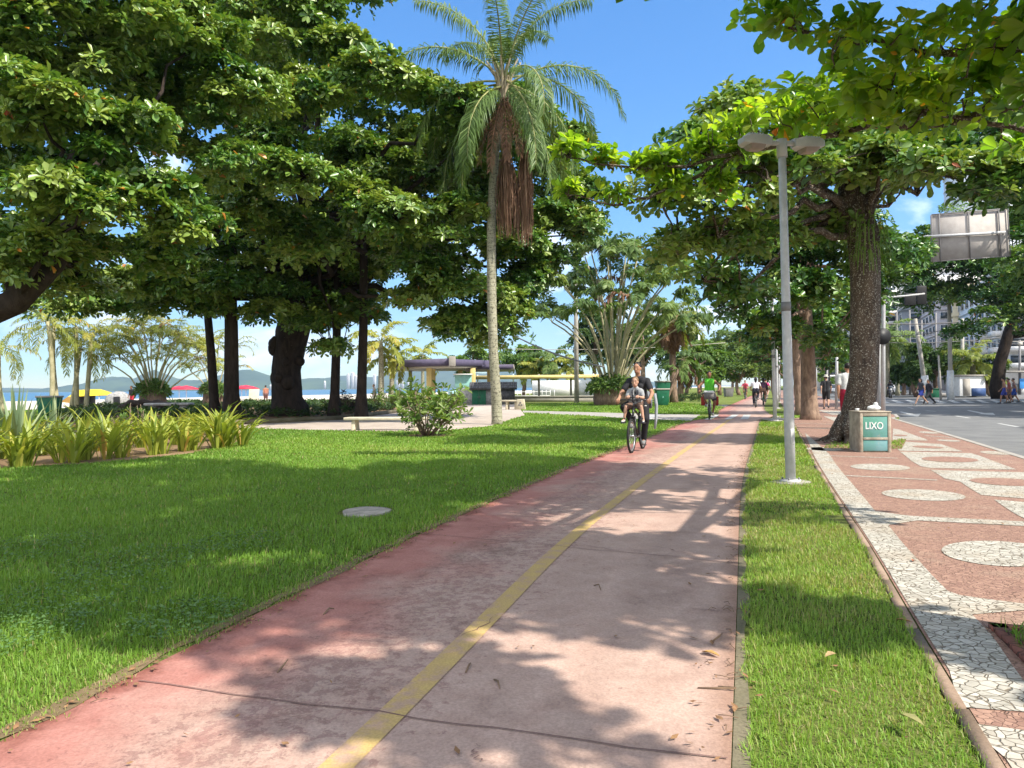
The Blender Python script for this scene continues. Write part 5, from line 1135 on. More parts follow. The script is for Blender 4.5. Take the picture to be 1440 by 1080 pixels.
mkobj('blue_panel',MB().box(q(637,556,58),(.75,.08,.85)),simple('pale_blue_panel',(.32,.5,.58),.6),pv)
ks0=P(692,569.5,58); ks0[2]=0; ks=thing('stone_kiosk','low grey stone kiosk with slate eave and green double door','kiosk',tuple(ks0)); q=lambda x,y,Y: P(x,y,Y)-ks0
a,b=q(645,569,58),q(724,545,58); hz=b[2]
mkobj('wall',MB().box(((a[0]+b[0])/2,1.5,hz/2),(b[0]-a[0],3,hz)),M_stone,ks)
e=MB(); ea,eb=q(660,545,57.6),q(727,537,57.6); e.add([(ea[0],-.35,hz-.05),(eb[0],-.35,hz-.05),(eb[0],.1,hz+.45),(ea[0],.1,hz+.45),(ea[0],-.28,hz-.16),(eb[0],-.28,hz-.16),(eb[0],.1,hz-.1),(ea[0],.1,hz-.1)],[[0,1,2,3],[7,6,5,4],[0,4,5,1],[1,5,6,2],[3,2,6,7],[3,7,4,0]])
for i in range(22):
    x=ea[0]+(eb[0]-ea[0])*(i+.5)/22
    for k in range(3): e.box((x+rng.normal(0,.01),-.31+.15*k,hz+.03+.16*k),((eb[0]-ea[0])/24,.22,.035),0,0,R(48))
mkobj('eave',e,M_slate,ks)
for x in (668.5,678.5):
    c=q(x,557,57.9); do=mkobj('door',MB().box((c[0],-.03,hz*.44),(.52,.06,hz*.86)),M_green,ks,bevel=.01); mkobj('handle',MB().box((c[0]+(.2 if x<670 else -.2),-.08,hz*.45),(.03,.05,.14)),M_signf,do)
mkobj('window_grille',MB().box((q(712,552,57.9)[0],-.04,hz*.6),(1.3,.05,hz*.6)),M_slate,ks)
# long canopy and low wall behind
ca0=P(740,560,74); ca0[2]=0; ca=thing('beam_canopy','long thin cream yellow canopy on dark posts with white wall behind','canopy',tuple(ca0)); q=lambda x,y,Y: P(x,y,Y)-ca0
a,b=q(655,533.5,74),q(850,526.8,74); mkobj('roof_beam',MB().box(((a+b)/2),(b[0]-a[0],2.4,b[2]-a[2])),M_yell,ca)
for x in (672,722,758,803,835): 
    c=q(x,560,74.5); mkobj('post',MB().box((c[0],.5,1.3),(.2 if x in(758,803) else .1,.2,2.6)),M_signf if x in (758,803) else M_wht,ca)
mkobj('back_wall',MB().box((q(800,550,74)[0],4,1.0),(7.0,.2,2.0)),M_wht,ca); mkobj('fence_rails',MB().box((q(740,550,74)[0],3,.85),(5,.05,.06)).box((q(740,550,74)[0],3,.45),(5,.05,.06)),M_wht,ca)
for i in range(12): mkobj('railing_post',MB().box((q(716+i*6,550,74)[0],3,.5),(.06,.06,1.0)),M_wht,ca)
lw=MB(); a,b=P(724,567,66),P(836,557.5,66); lw.box(((a[0]+b[0])/2,66,b[2]/2),(b[0]-a[0],.3,b[2])); lw.box(((a[0]+b[0])/2,66,b[2]+.04),(b[0]-a[0]+.1,.45,.08)); wl=thing('low_wall','low grey concrete wall in front of the yellow canopy','wall',(float((a[0]+b[0])/2),66,0)); lw.shift(((a[0]+b[0])/2,66,0)); mkobj('wall',lw,M_conc,wl)
# ================================================================ bins on lawns
def gbin(px,py,Y,h,w_,label,c):
    b=P(px,py,Y); b[2]=0; t=thing('waste_bin',label,'bin',tuple(b)); mkobj('body',MB().add([(-w_*.42,-w_*.4,.04),(w_*.42,-w_*.4,.04),(w_*.42,w_*.4,.04),(-w_*.42,w_*.4,.04),(-w_/2,-w_/2,h),(w_/2,-w_/2,h),(w_/2,w_/2,h),(-w_/2,w_/2,h)],[[0,1,5,4],[1,2,6,5],[2,3,7,6],[3,0,4,7],[3,2,1,0],[4,5,6,7]]),c,t,bevel=.03)
    mkobj('lid',MB().box((0,0,h+.05),(w_*1.08,w_*1.08,.1)),M_conc if h>.9 else c,t,bevel=.03); return t
gt=gbin(931,570,50,1.05,.85,'dark green bin with pale lid just right of the mother on the bicycle',M_green)
an=MB(); an.add([(-.12,-.36,.4),(.12,-.36,.4),(0,-.4,.66)],[[0,1,2]]); mkobj('emblem',an,M_turq,gt)
gbin(1024.5,562.5,85,.95,.95,'dark grey mesh basket on the lawn left of the rider in pink',M_signf)
gbin(70,592,40,1.0,.9,'dark bin half hidden by the spiky plants at the left',M_green)
gbin(932,563,58,1.6,1.0,'dark green kiosk box behind the pale lidded bin',M_green)
# ================================================================ beach things
tn0=P(125,572,62); tn0[2]=0; tn=thing('beach_tent','yellow beach tent canopy on thin posts with lettering on its edge','tent',tuple(tn0)); q=lambda x,y,Y=62: P(x,y,Y)-tn0
M_tent=simple('yellow_canvas',(.75,.52,.02),.6); tz=q(120,556)[2];tt_=q(120,547.5)[2]
x0,x1=q(98,556)[0],q(155,556)[0]; cvs=MB(); cvs.add([(x0+.6,-1.3,tz-.1),(x1,-1.5,tz),(x1,1.5,tz),(x0+.6,1.3,tz-.1),(x0+.9,-.4,tt_-.05),(x1-1.0,-.4,tt_),(x1-1.0,.4,tt_),(x0+.9,.4,tt_-.05)],[[0,1,5,4],[1,2,6,5],[2,3,7,6],[3,0,4,7],[4,5,6,7]]); mkobj('canopy',cvs,M_tent,tn)
mkobj('side_flap',MB().add([(x0+.6,-1.32,tz-.1),(x0+1.6,-1.36,tz-.1),(x0+.9,-1.36,tz-.62),(x0,-1.3,tz-.5)],[[0,1,2,3]]),simple('brown_canvas',(.35,.2,.05)),tn)
for a,b in ((x0+.7,-1.2),(x1-.15,-1.4),(x0+.8,1.2),(x1-.15,1.3)): mkobj('post',MB().tube([(a,b,0),(a,b,tz-.02)],.035,6),M_galv,tn)
mkobj('stall_box',MB().box((q(121,560)[0],0,.55),(1.1,.9,1.1)),M_black,tn,bevel=.04)
sh_=P(167,577,58); sh_[2]=0; sht=thing('dome_shelter','dark rounded shelter like a small hut beside the yellow tent','hut',tuple(sh_)); mkobj('shell',MB().ell((0,0,.45),(1.0,.9,.85),20,12,jit=.03),M_stone,sht,True); mkobj('opening',MB().box((.3,-.86,.5),(.5,.08,.8)),M_black,sht,bevel=.04)
M_redc=simple('red_canvas',(.62,.03,.06),.6)
def parasol(px,py,Y,label,w_=1.3):
    b=P(px,560,Y); b[2]=0; zt=P(px,py-3,Y)[2]; zt=max(zt,1.5); t=thing('beach_umbrella',label,'umbrella',tuple(b),0,'red beach umbrellas on the sand')
    mkobj('canopy',MB().lathe([(0,zt+.35),(w_*.5,zt+.2),(w_,zt-.05),(w_*.98,zt-.08),(.0,zt+.3)],seg=8),M_redc,t); mkobj('pole',MB().tube([(0,0,-.1),(0,0,zt+.3)],.03,6),M_wht,t)
for i,(x,y,Y) in enumerate(((252,558.5,85),(262,559.5,80),(291,557.5,88),(297,557,95),(340,556.5,90),(346,557,82),(315,557,110))):
    parasol(x,y,Y,['red beach umbrella nearest the bushy cane palm','larger red beach umbrella right of the bushy cane palm','red beach umbrella between the palm and the straight dark trunk','small red beach umbrella close behind another one','red beach umbrella just right of the straight dark trunk','red beach umbrella left of the wooden chair','faint far red beach umbrella behind the straight dark trunk'][i],1.5)
def blockthing(name,label,cat,px,py,Y,boxes,m): 
    b=P(px,py,Y); b[2]=0; mb=MB(); [mb.box(*x) for x in boxes]; return tag(mkobj(name,mb,m,loc=tuple(b),bevel=.03),label,cat)
blockthing('deck_chair','pale wooden board chair on the grass before the beach','chair',357,566,70,[((0,0,.75),(.95,.08,1.3),0,0,R(-14)),((.1,-.3,.35),(.9,.7,.07)),((-.3,-.5,.17),(.07,.07,.34)),((.45,-.5,.17),(.07,.07,.34))],M_bench)
lg=P(238,592,38); lg[2]=0; lt=thing('stone_table','dark stone table slab on stout pedestals beyond the lily bed','table',tuple(lg)); mkobj('slab',MB().box((0,0,.62),(2.3,.7,.14)),M_stone,lt,bevel=.05)
for s in (-.75,.75): mkobj('pedestal',MB().box((s,0,.27),(.4,.5,.55)),M_stone,lt,bevel=.05)
lo=P(205,588,40); lo[2]=0; lo_=thing('driftwood_log','dark weathered log lying beyond the lily bed','log',tuple(lo)); mkobj('log',MB().tube(curve((-1.4,0,.25),(1.2,.3,.5),(0,0,.2),9,.05),np.linspace(.3,.2,9),10,jit=.15),M_barkd,lo_,True)
# ================================================================ far shore
HB=MB()
def hill(pts,Y,th,seed,name):
    r=np.random.default_rng(seed); pts=np.array(pts,float); xs=np.linspace(pts[0,0],pts[-1,0],90); ys_=np.interp(xs,pts[:,0],pts[:,1]); V=[];nr=9
    jit=np.convolve(r.normal(0,1.0,90),np.ones(3)/3,'same')
    for k in range(nr):
        f=k/(nr-1); prof=math.sin(math.pi*min(f*1.15,1)*.5) if f<.87 else 1
        for i,x in enumerate(xs):
            p=P(x,ys_[i]+jit[i]*.5,Y); z=max(p[2],0)
            V.append((p[0]*(1-(1-f)*.16),Y*(1-(1-f)*.16)+r.normal(0,12),z*prof*(1+ (r.normal(0,.05) if 0<k<nr-1 else 0))-.3*(k==0)*3))
    n=90; Fq=[[k*n+i,k*n+i+1,(k+1)*n+i+1,(k+1)*n+i] for k in range(nr-1) for i in range(n-1)]
    base=len(V); 
    for i,x in enumerate(xs): p=P(x,548,Y*1.15); V.append((p[0],p[1],-1))
    Fq+=[[(nr-1)*n+i,(nr-1)*n+i+1,base+i+1,base+i] for i in range(n-1)]
    mb=MB(); mb.add(V,np.array(Fq)); struct(name,mb,M_hill,True)
M_hill=gmat('forested_hill',lambda nt,p,v:nt.links.new(ramp(nt,noise(nt,.006,6,.6,v),[(.35,(.03,.06,.03)),(.65,(.07,.11,.045))]),p.inputs['Base Color']))
hill([(-500,545),(-200,540),(20,552),(60,547),(110,541),(150,531),(168,531),(190,533),(205,527),(222,520),(240,530),(258,534),(275,536),(300,531),(345,519),(365,523),(380,530),(410,535),(450,532),(520,540),(600,538),(700,545),(800,548),(860,552)],5200,600,3,'hills')
hill([(-500,530),(-100,545),(200,548),(420,541),(480,528),(520,531),(560,524),(620,519),(680,526),(740,521),(800,530),(870,535),(960,540),(1020,550)],6800,600,5,'hills')
hill([(-300,549),(0,549.5),(80,550),(250,549),(420,548),(600,546),(900,548)],4300,300,9,'far_shore')
for i,(x,y0,w_) in enumerate(((457,536,2.5),(490,526,4),(496,524,4.5),(501,528,4),(527,527,4),(560,535,5),(566,536,4),(381,541,3),(505,527,3),(575,538,3))):
    b=P(x,549,4150); b[2]=-.3; H=P(x,y0,4150)[2]; W_=w_*4150/F; mb=MB(); mb.box((0,0,H/2),(W_,W_,H)); mb.box((0,0,H+2),(W_*.4,W_*.4,4))
    t=thing('tower_block',['lone small white tower across the bay left of the slim trunks','first white tower of the cluster seen between the slim trunks','tallest white tower of the cluster seen between the slim trunks','third white tower of the cluster between the slim trunks','white tower block across the bay right of the bird box','broad white tower across the bay left of the pavilion','white tower beside the broad one left of the pavilion','tiny white tower across the bay left of the knotted bole','narrow white tower at the right of the cluster','small white tower just left of the pavilion roof'][i],'building',tuple(b),0,'white tower blocks across the bay'); mkobj('walls',mb,M_bwall[0],t)
    wn=MB(); 
    for k in range(int(H/6)): wn.box((0,-W_/2-.4,3+k*6),(W_*.8,.6,2.2))
    mkobj('window_bands',wn,M_bwall[2],t)
# ================================================================ avenue buildings
DV=np.array([.36,.933,0.]); RV=np.array([.933,-.36,0.])
def building(px,Y,Lf,Wf,pyt,wm,label,nx,nz,z0=3.4,ny=3,balc=False,wsz=(1.5,1.4),band=False,face='side',xtra=None):
    """near left corner at px; long facade runs away along the avenue, short facade faces the camera"""
    c=P(px,545,Y); c[2]=0; H=P(px,pyt,Y)[2]; t=thing('apartment_building',label,'building',tuple(c),math.atan2(RV[1],RV[0]),'apartment buildings across the avenue')
    # local x: along RV (front width), local y: along DV (depth)
    mkobj('walls',MB().box((Wf/2,Lf/2,H/2),(Wf,Lf,H)),wm,t); mkobj('roof_parapet',MB().box((Wf/2,Lf/2,H+.3),(Wf+.5,Lf+.5,.6)),wm,t)
    fh=(H-z0)/nz; cnt=0
    sl_=MB()
    for k in range(nz):
        z=z0+fh*(k+.5)
        sl_.box((-.06,Lf/2,z0+fh*k),(.24,Lf,.2)); sl_.box((Wf/2,-.06,z0+fh*k),(Wf,.24,.2))
        for i in range(nx):
            if cnt<96:
                y=Lf*(i+.5)/nx; w2=Lf/nx*.62; cnt+=1
                f=mkobj('window',MB().box((-.03,y,z+.1),(.1,w2+.2,fh*.55)),M_bwall[0] if wm is not M_bwall[0] else M_bwall[4],t); mkobj('pane',MB().box((-.07,y,z+.1),(.06,w2,fh*.48)),M_glass,f)
                if balc and i%2==0: mkobj('balcony',MB().box((-.6,y,z-fh*.33),(1.1,w2*1.5,fh*.3)),wm,t)
        for i in range(ny):
            if cnt<96:
                x=Wf*(i+.5)/ny; w2=Wf/ny*.55; cnt+=1
                f=mkobj('window',MB().box((x,-.03,z+.1),(w2+.2,.1,fh*.55)),M_bwall[0] if wm is not M_bwall[0] else M_bwall[4],t); mkobj('pane',MB().box((x,-.07,z+.1),(w2,.06,fh*.48)),M_glass,f)
                if balc: mkobj('balcony',MB().box((x,-.6,z-fh*.33),(w2*1.5,1.1,fh*.3)),wm,t)
    mkobj('floor_bands',sl_,wm,t); mkobj('entrance',MB().box((Wf/2,-.05,1.3),(Wf*.4,.2,2.6)),M_glass,t)
    return t
building(1395,112,27,14,395,M_bwall[4],'white office block with long rows of windows behind the curved trunk tree',7,4,3.2,5,wsz=(2,1.8))
building(1412,100,10,20,380,M_bwall[0],'white apartment block with square windows at the right edge',3,6,3.2,6,True)
building(1342,135,20,7,405,M_bwall[3],'narrow cream yellow building between the white based poles',5,6,3.2,2)
building(1318,140,30,9,400,M_bwall[1],'mauve grey building with dark window strips behind the leaning pole',7,7,3.2,3)
building(1270,160,10,7,437,M_bwall[2],'plain dark grey narrow tower left of the mauve grey building',2,5,3.2,1)
building(1236,170,30,22,372,M_bwall[0],'pale apartment block with balconies behind the round sign',6,11,3.2,5,True)
building(1352,190,22,17,226,M_bwall[4],'tall pale tower rising above the overhead sign',4,17,4,5,True)
building(1205,230,40,30,425,M_bwall[0],'pale building at the far end of the avenue behind the thick trunk',6,8,4,4,True)
building(1125,300,50,30,440,M_bwall[0],'pale building far down the pavement between the trunks',5,8,4,4,True)
# red tile roof glimpse on the pale block
kw=P(1366,550,76); kw[2]=0; kk_=thing('painted_kiosk','small white walled hut with blue base across the avenue','hut',tuple(kw)); mkobj('wall',MB().box((0,1,1.0),(2.6,2.4,2.0)),M_wht,kk_,bevel=.03); mkobj('blue_base',MB().box((0.6,-.23,.4),(1.4,.05,.8)),simple('blue_paint',(.04,.08,.2)),kk_); mkobj('roof',MB().box((0,1,2.08),(2.9,2.7,.14)),M_conc,kk_); mkobj('door',MB().box((-.6,-.22,.9),(.7,.04,1.7)),M_conc,kk_)
ns=P(1428,549,90); ns[2]=0; nk=thing('news_kiosk','small open kiosk with flat awning and blue signs at the right edge','kiosk',tuple(ns)); mkobj('awning',MB().box((0,0,2.6),(5.0,3,.2)),M_conc,nk); mkobj('counter',MB().box((0,.6,.6),(4,.8,1.2)),M_wht,nk)
for x in (-2.2,2.2): mkobj('post',MB().box((x,-1,1.25),(.12,.12,2.5)),M_signf,nk)
for x in (.2,1.0): mkobj('blue_sign',MB().box((x,-.9,1.2),(.6,.1,1.2)),simple('bright_blue',(.05,.25,.6)),nk,bevel=.02)
gs_=P(1312,555.5,70); gs_[2]=0; pb_=thing('planter_box','small green slatted box on the far pavement corner','box',tuple(gs_)); mkobj('box',MB().box((0,0,.4),(1.0,.6,.8)),M_green,pb_,bevel=.03); mkobj('rim',MB().box((0,0,.82),(1.1,.7,.06)),M_green,pb_)
isl=[G(x,y,-.13)[:2] for x,y in ((1215,549),(1275,553.2),(1262,554.4),(1225,554.5),(1212,552))]; struct('island_lawn',MB().prism(isl,-.13,.08),M_lawn)
# ================================================================ vehicles
def car(px,py,Y,rz,label,body):
    b=P(px,py,Y); b[2]=-.13; t=thing('car',label,'car',tuple(b),rz,'cars waiting down the avenue')
    mb=MB(); prof=[(-2.1,.35),(-2.1,.75),(-2.0,.92),(-1.1,1.0),(-.6,1.42),(.9,1.45),(1.5,1.0),(2.05,.95),(2.1,.6),(2.1,.35)]; w_=.85; n=len(prof)
    V=[(x,-w_*(1 if z<1.05 else .82),z) for x,z in prof]+[(x,w_*(1 if z<1.05 else .82),z) for x,z in prof]; mb.add(V,[list(range(n)),[2*n-1-i for i in range(n)]]+[[i,n+i,n+(i+1)%n,(i+1)%n] for i in range(n)]); mkobj('body',mb,body,t,bevel=.05)
    mkobj('windscreen',MB().add([(-1.08,-.66,1.03),(-1.08,.66,1.03),(-.64,.6,1.4),(-.64,-.6,1.4)],[[0,1,2,3]]).shift((.03,0,-.03)),M_glass,t)
    mkobj('side_window',MB().box((.15,-.785,1.2),(1.5,.03,.3)),M_glass,t); mkobj('side_window',MB().box((.15,.785,1.2),(1.5,.03,.3)),M_glass,t)
    for x in (-1.35,1.35):
        for y in (-.78,.78): wo=mkobj('wheel',MB().tube([(x,y-.1,.31),(x,y+.1,.31)],.31,18),M_black,t); mkobj('rim',MB().tube([(x,y-.11,.31),(x,y+.11,.31)],.18,12),M_galv,wo)
    for y in (-.6,.6): mkobj('headlight',MB().box((-2.09,y,.72),(.06,.35,.14)),M_wht,t,bevel=.02)
    mkobj('grille',MB().box((-2.1,0,.55),(.04,.9,.2)),M_black,t); mkobj('number_plate',MB().box((-2.13,0,.45),(.02,.4,.12)),M_signb,t); return t
hd=math.atan2(.933,.36)
car(1171,556.5,88,hd,'white car waiting behind the slanted arm traffic light',M_wht); car(1184,555,105,hd,'silver car behind the white car down the avenue',M_signb); car(1248,553.5,104,hd,'white van like car behind the motorcycles',M_wht)
# ================================================================ people
M_skin=[simple('skin_light',(.5,.29,.2),.55),simple('skin_tan',(.4,.21,.13),.55),simple('skin_brown',(.24,.115,.065),.55)]
M_hair=simple('dark_hair',(.015,.011,.01),.5)
def clothmat(n,c): return mat('cloth_'+n,c,.85,tuple(x*.75 for x in c),14)
def solid(mb,vox,it=4):
    me=mb.mesh('tmp'); o=bpy.data.objects.new('tmp',me); COL.objects.link(o)
    r=o.modifiers.new('r','REMESH'); r.mode='VOXEL'; r.voxel_size=vox; s=o.modifiers.new('s','SMOOTH'); s.iterations=it; s.factor=.5
    bpy.context.view_layer.update(); out=bpy.data.meshes.new_from_object(o.evaluated_get(bpy.context.evaluated_depsgraph_get())); bpy.data.objects.remove(o); bpy.data.meshes.remove(me)
    out.polygons.foreach_set('use_smooth',np.ones(len(out.polygons),bool)); out.materials.clear(); return out
def A3(*a): return np.array(a,float)
def torso(mb,pel,chest,k=1.0,g=0.0,w=1.0):
    up=nrm(chest-pel); s=A3(0,1,0)
    for y in (-.075,.075): mb.limb(pel+s*y*w,pel+(chest-pel)*.55+s*y*.8*w,.105*k+g,.095*k+g)
    for y in (-.09,.09): mb.limb(pel+(chest-pel)*.5+s*y*.7*w,chest+s*y*w,.092*k+g,.088*k+g)
    mb.limb(chest+s*.06,chest+up*.07+s*.02,.07*k+g,.05*k+g); mb.limb(chest-s*.06,chest+up*.07-s*.02,.07*k+g,.05*k+g)
def person(label,loc,rz,J,skin,top=None,bottom=None,hair='short',shoes=None,sleeve=.5,leg=1.0,detail=False,scale=1.0,k=1.0,hat=None,group=None,w=1.0,bust=False,vox=None):
    t=thing('person',label,'person',tuple(loc),rz,group); t.scale=(scale,)*3
    vox=vox or (.009 if detail else .016); b=MB(); pel,ch,hd=J['pelvis'],J['chest'],J['head']
    f=J.get('face',A3(1,0,0)); f=nrm(f); sd=np.cross(A3(0,0,1),f); up=np.cross(f,sd); Mh=np.stack([f,sd,up],1)
    hs=J.get('hs',1.0)
    torso(b,pel,ch,k,0,w); b.limb(ch+A3(0,0,.06),hd-up*.06*hs-f*.015,.058*k,.05*hs)
    b.ell(hd+up*.02*hs,(.092*hs,.075*hs,.105*hs),18,12,M=Mh); b.ell(hd-up*.055*hs+f*.02*hs,(.065*hs,.058*hs,.065*hs),14,9,M=Mh)
    b.limb(hd+f*.088*hs-up*.0*hs,hd+f*.105*hs-up*.03*hs,.010*hs,.014*hs)
    for y in (-1,1): b.ell(hd+sd*y*.076*hs-up*.005,(.02*hs,.01*hs,.032*hs),8,6,M=Mh)
    for s,S in (('L',1),('R',-1)):
        sh,el,wr=J['sh'+s],J['el'+s],J['wr'+s]; b.limb(ch+A3(0,S*.08,0),sh,.06*k,.055*k); b.limb(sh,el,.052*k,.04*k); b.limb(el,wr,.041*k,.027*k)
        d=J.get('hand'+s,nrm(wr-el)); d=nrm(np.asarray(d,float)); nrm_=J.get('palm'+s,A3(0,-S,0)); q=nrm(np.cross(d,nrm_)); nn=np.cross(q,d)
        b.limb(wr,wr+d*.045*hs,.026*k,.03*hs);b.limb(wr+q*.018*hs,wr+d*.075*hs+q*.024*hs,.02*hs,.016*hs);b.limb(wr-q*.018*hs,wr+d*.075*hs-q*.024*hs,.02*hs,.016*hs)
        curl=J.get('curl',.5)
        for i,(o_,L) in enumerate(((-.032,.055),(-.011,.068),(.011,.065),(.032,.05))):
            p0=wr+d*.08*hs+q*o_*hs; p1=p0+(d*(1-curl*.6)+nn*curl)*L*.5*hs; p2=p1+(d*(.7-curl)+nn*(curl+.3))*L*.5*hs; b.limb(p0,p1,.0095*hs,.009*hs,8);b.limb(p1,p2,.009*hs,.0075*hs,8)
        p0=wr+d*.03*hs-q*.03*hs; p1=p0+(d*.6-q*.6+nn*.4)*.04*hs; b.limb(p0,p1,.012*hs,.010*hs,8); b.limb(p1,p1+(d*.7+nn*.6)*.03*hs,.010*hs,.008*hs,8)
        hp,kn,an,to=J['hip'+s],J['kn'+s],J['an'+s],J['to'+s]; b.limb(pel+A3(0,S*.06,0),hp,.09*k,.085*k); b.limb(hp,kn,.083*k,.055*k); b.limb(kn,kn+(an-kn)*.35,.052*k,.054*k); b.limb(kn+(an-kn)*.3,an,.052*k,.034*k); b.limb(an-A3(0,0,.02),to,.036*k,.03*k)
    me=solid(b,vox); me.materials.append(skin); mkobj('body',me,[],t)
    if detail:
        for y in (-1,1):
            eo=mkobj('eye',MB().ell(hd+f*.078*hs+sd*y*.032*hs+up*.018*hs,(.008*hs,.013*hs,.007*hs),8,6,M=Mh),M_hair,t); mkobj('eyebrow',MB().limb(hd+f*.084*hs+sd*y*.018*hs+up*.042*hs,hd+f*.074*hs+sd*y*.05*hs+up*.042*hs,.005*hs,.004*hs,6),M_hair,eo)
        mkobj('lips',MB().ell(hd+f*.083*hs-up*.062*hs,(.007*hs,.024*hs,.008*hs),8,6,M=Mh),simple('lips',(.36,.12,.1)),t)
    g=.014*k
    if top is not None:
        c=MB(); torso(c,pel+A3(0,0,.0),ch,k,g,w)
        for s,S in (('L',1),('R',-1)):
            sh,el,wr=J['sh'+s],J['el'+s],J['wr'+s]
            if sleeve>0:
                c.limb(ch+A3(0,S*.08,0),sh,.06*k+g,.057*k+g); e=sh+(el-sh)*min(1,sleeve*1.0); c.limb(sh,e,.053*k+g,.05*k+g)
                if sleeve>1: c.limb(el,el+(wr-el)*(sleeve-1),.045*k+g,.036*k+g)
            else: c.limb(ch+A3(0,S*.06,0),ch+A3(0,S*.12,.02),.06*k+g,.05*k+g)
        if bust:
            for y in (-.07,.07): c.ell(ch+f*.09+A3(0,y,-.1),(.06,.065,.065))
        me=solid(c,vox*1.1); me.materials.append(top); mkobj('shirt',me,[],t)
    if bottom is not None:
        c=MB(); 
        for y in (-.075,.075): c.limb(pel+A3(0,y*w,-.02),pel+A3(0,y*w,.06),.108*k+g*1.3,.1*k+g*1.1)
        for s,S in (('L',1),('R',-1)):
            hp,kn,an=J['hip'+s],J['kn'+s],J['an'+s]; c.limb(pel+A3(0,S*.06,0),hp,.092*k+g,.088*k+g)
            l=leg; e=hp+(kn-hp)*min(1,l*2); c.limb(hp,e,.086*k+g*1.3,(.07 if l<.5 else .058)*k+g*1.4)
            if l>.5: c.limb(kn,kn+(an-kn)*(l-.5)*2*.94,.058*k+g*1.1,.044*k+g)
        me=solid(c,vox*1.1); me.materials.append(bottom); mkobj('trousers' if leg>.6 else 'shorts',me,[],t)
    if shoes is not None:
        for s in 'LR':
            an,to=J['an'+s],J['to'+s]; c=MB(); c.limb(an-A3(0,0,.035),to-A3(0,0,.005),.045*k*hs,.04*k*hs); c.limb(an-A3(0,0,.0),an-A3(0,0,.05),.042*k*hs,.045*k*hs); me=solid(c,.012); me.materials.append(shoes); mkobj('shoe',me,[],t)
    if hair:
        c=MB(); c.ell(hd+up*.045*hs-f*.018*hs,(.098*hs,.084*hs,.092*hs),16,10,M=Mh)
        if hair=='long': 
            c.limb(hd-f*.07*hs,hd-f*.09*hs-up*.2*hs,.075*hs,.06*hs); c.ell(hd-f*.05*hs-up*.02*hs,(.08*hs,.095*hs,.11*hs),12,8,M=Mh)
        if hair=='bun': c.ell(hd-f*.11*hs+up*.03*hs,(.045*hs,)*3,10,7)
        me=solid(c,.014*hs); me.materials.append(M_hair if hair!='light' else simple('light_hair',(.2,.12,.06))); mkobj('hair',me,[],t)
    if hat is not None:
        c=MB(); c.lathe([(.0,.17),(.07,.165),(.095,.1),(.1,.075),(.16,.055),(.158,.045),(.09,.06)],seg=18); c.V=[v*hs+hd for v in c.V]; mkobj('hat',c,hat,t,True)
    return t
def walk(ph=.5,stride=.6,arm=.5,lean=.04):
    J={}; J['pelvis']=A3(0,0,.93); J['chest']=A3(lean,0,1.34); J['head']=A3(lean*1.6+.02,0,1.58)
    for s,S in (('L',1),('R',-1)):
        a=math.sin(ph)*stride*.5*S; J['hip'+s]=A3(0,S*.095,.9); kx=a*.55+(.1 if a<0 else .04); J['an'+s]=A3(a,S*.09,.09+(.07 if a<-.08 else 0)); J['kn'+s]=A3((a)*.5+.07,S*.095,.5); J['to'+s]=J['an'+s]+A3(.15,S*.02,-.055+(-.02 if a<-.08 else 0))
        q=-a*arm/.3; J['sh'+s]=A3(lean,S*.185,1.36); J['el'+s]=A3(lean+q*.22-.03,S*.235,1.09); J['wr'+s]=A3(lean+q*.5+.05,S*.23,.87)
    J['curl']=.45; return J
def ride(ph=0,wide=.25,head=None,reach=.40,lean=.16,barz=1.03):
    J={}; J['pelvis']=A3(-.2,0,.99); J['chest']=A3(-.2+lean,0,1.40); J['head']=A3(-.2+lean*1.35+.03,0,1.66)
    for s,S in (('L',1),('R',-1)):
        a=ph+(0 if S>0 else math.pi); pd=A3(.17*math.cos(a)+.02,S*.13,.30+.17*math.sin(a)); J['an'+s]=pd+A3(-.06,-S*.015,.10); J['to'+s]=pd+A3(.10,0,.04); hp=A3(-.19,S*.095,.97); J['hip'+s]=hp
        v=J['an'+s]-hp; L=np.linalg.norm(v); l1,l2=.43,.43; x=min(.999,L/(l1+l2)); h=math.sqrt(max(0,l1*l1-(L/2)**2)); n_=nrm(np.cross(A3(0,1,0),nrm(v))); n_=n_ if n_[0]>0 else -n_; J['kn'+s]=hp+v*.5+n_*h*.98+A3(0,S*.03,0)
        J['sh'+s]=A3(-.2+lean,S*.18,1.41); J['wr'+s]=A3(reach-.06,S*wide,barz+.02); m_=(J['sh'+s]+J['wr'+s])/2; J['el'+s]=m_+A3(-.03,S*.07,-.07); J['hand'+s]=A3(1,0,-.25); J['palm'+s]=A3(0,0,-1)
    J['curl']=.95; return J
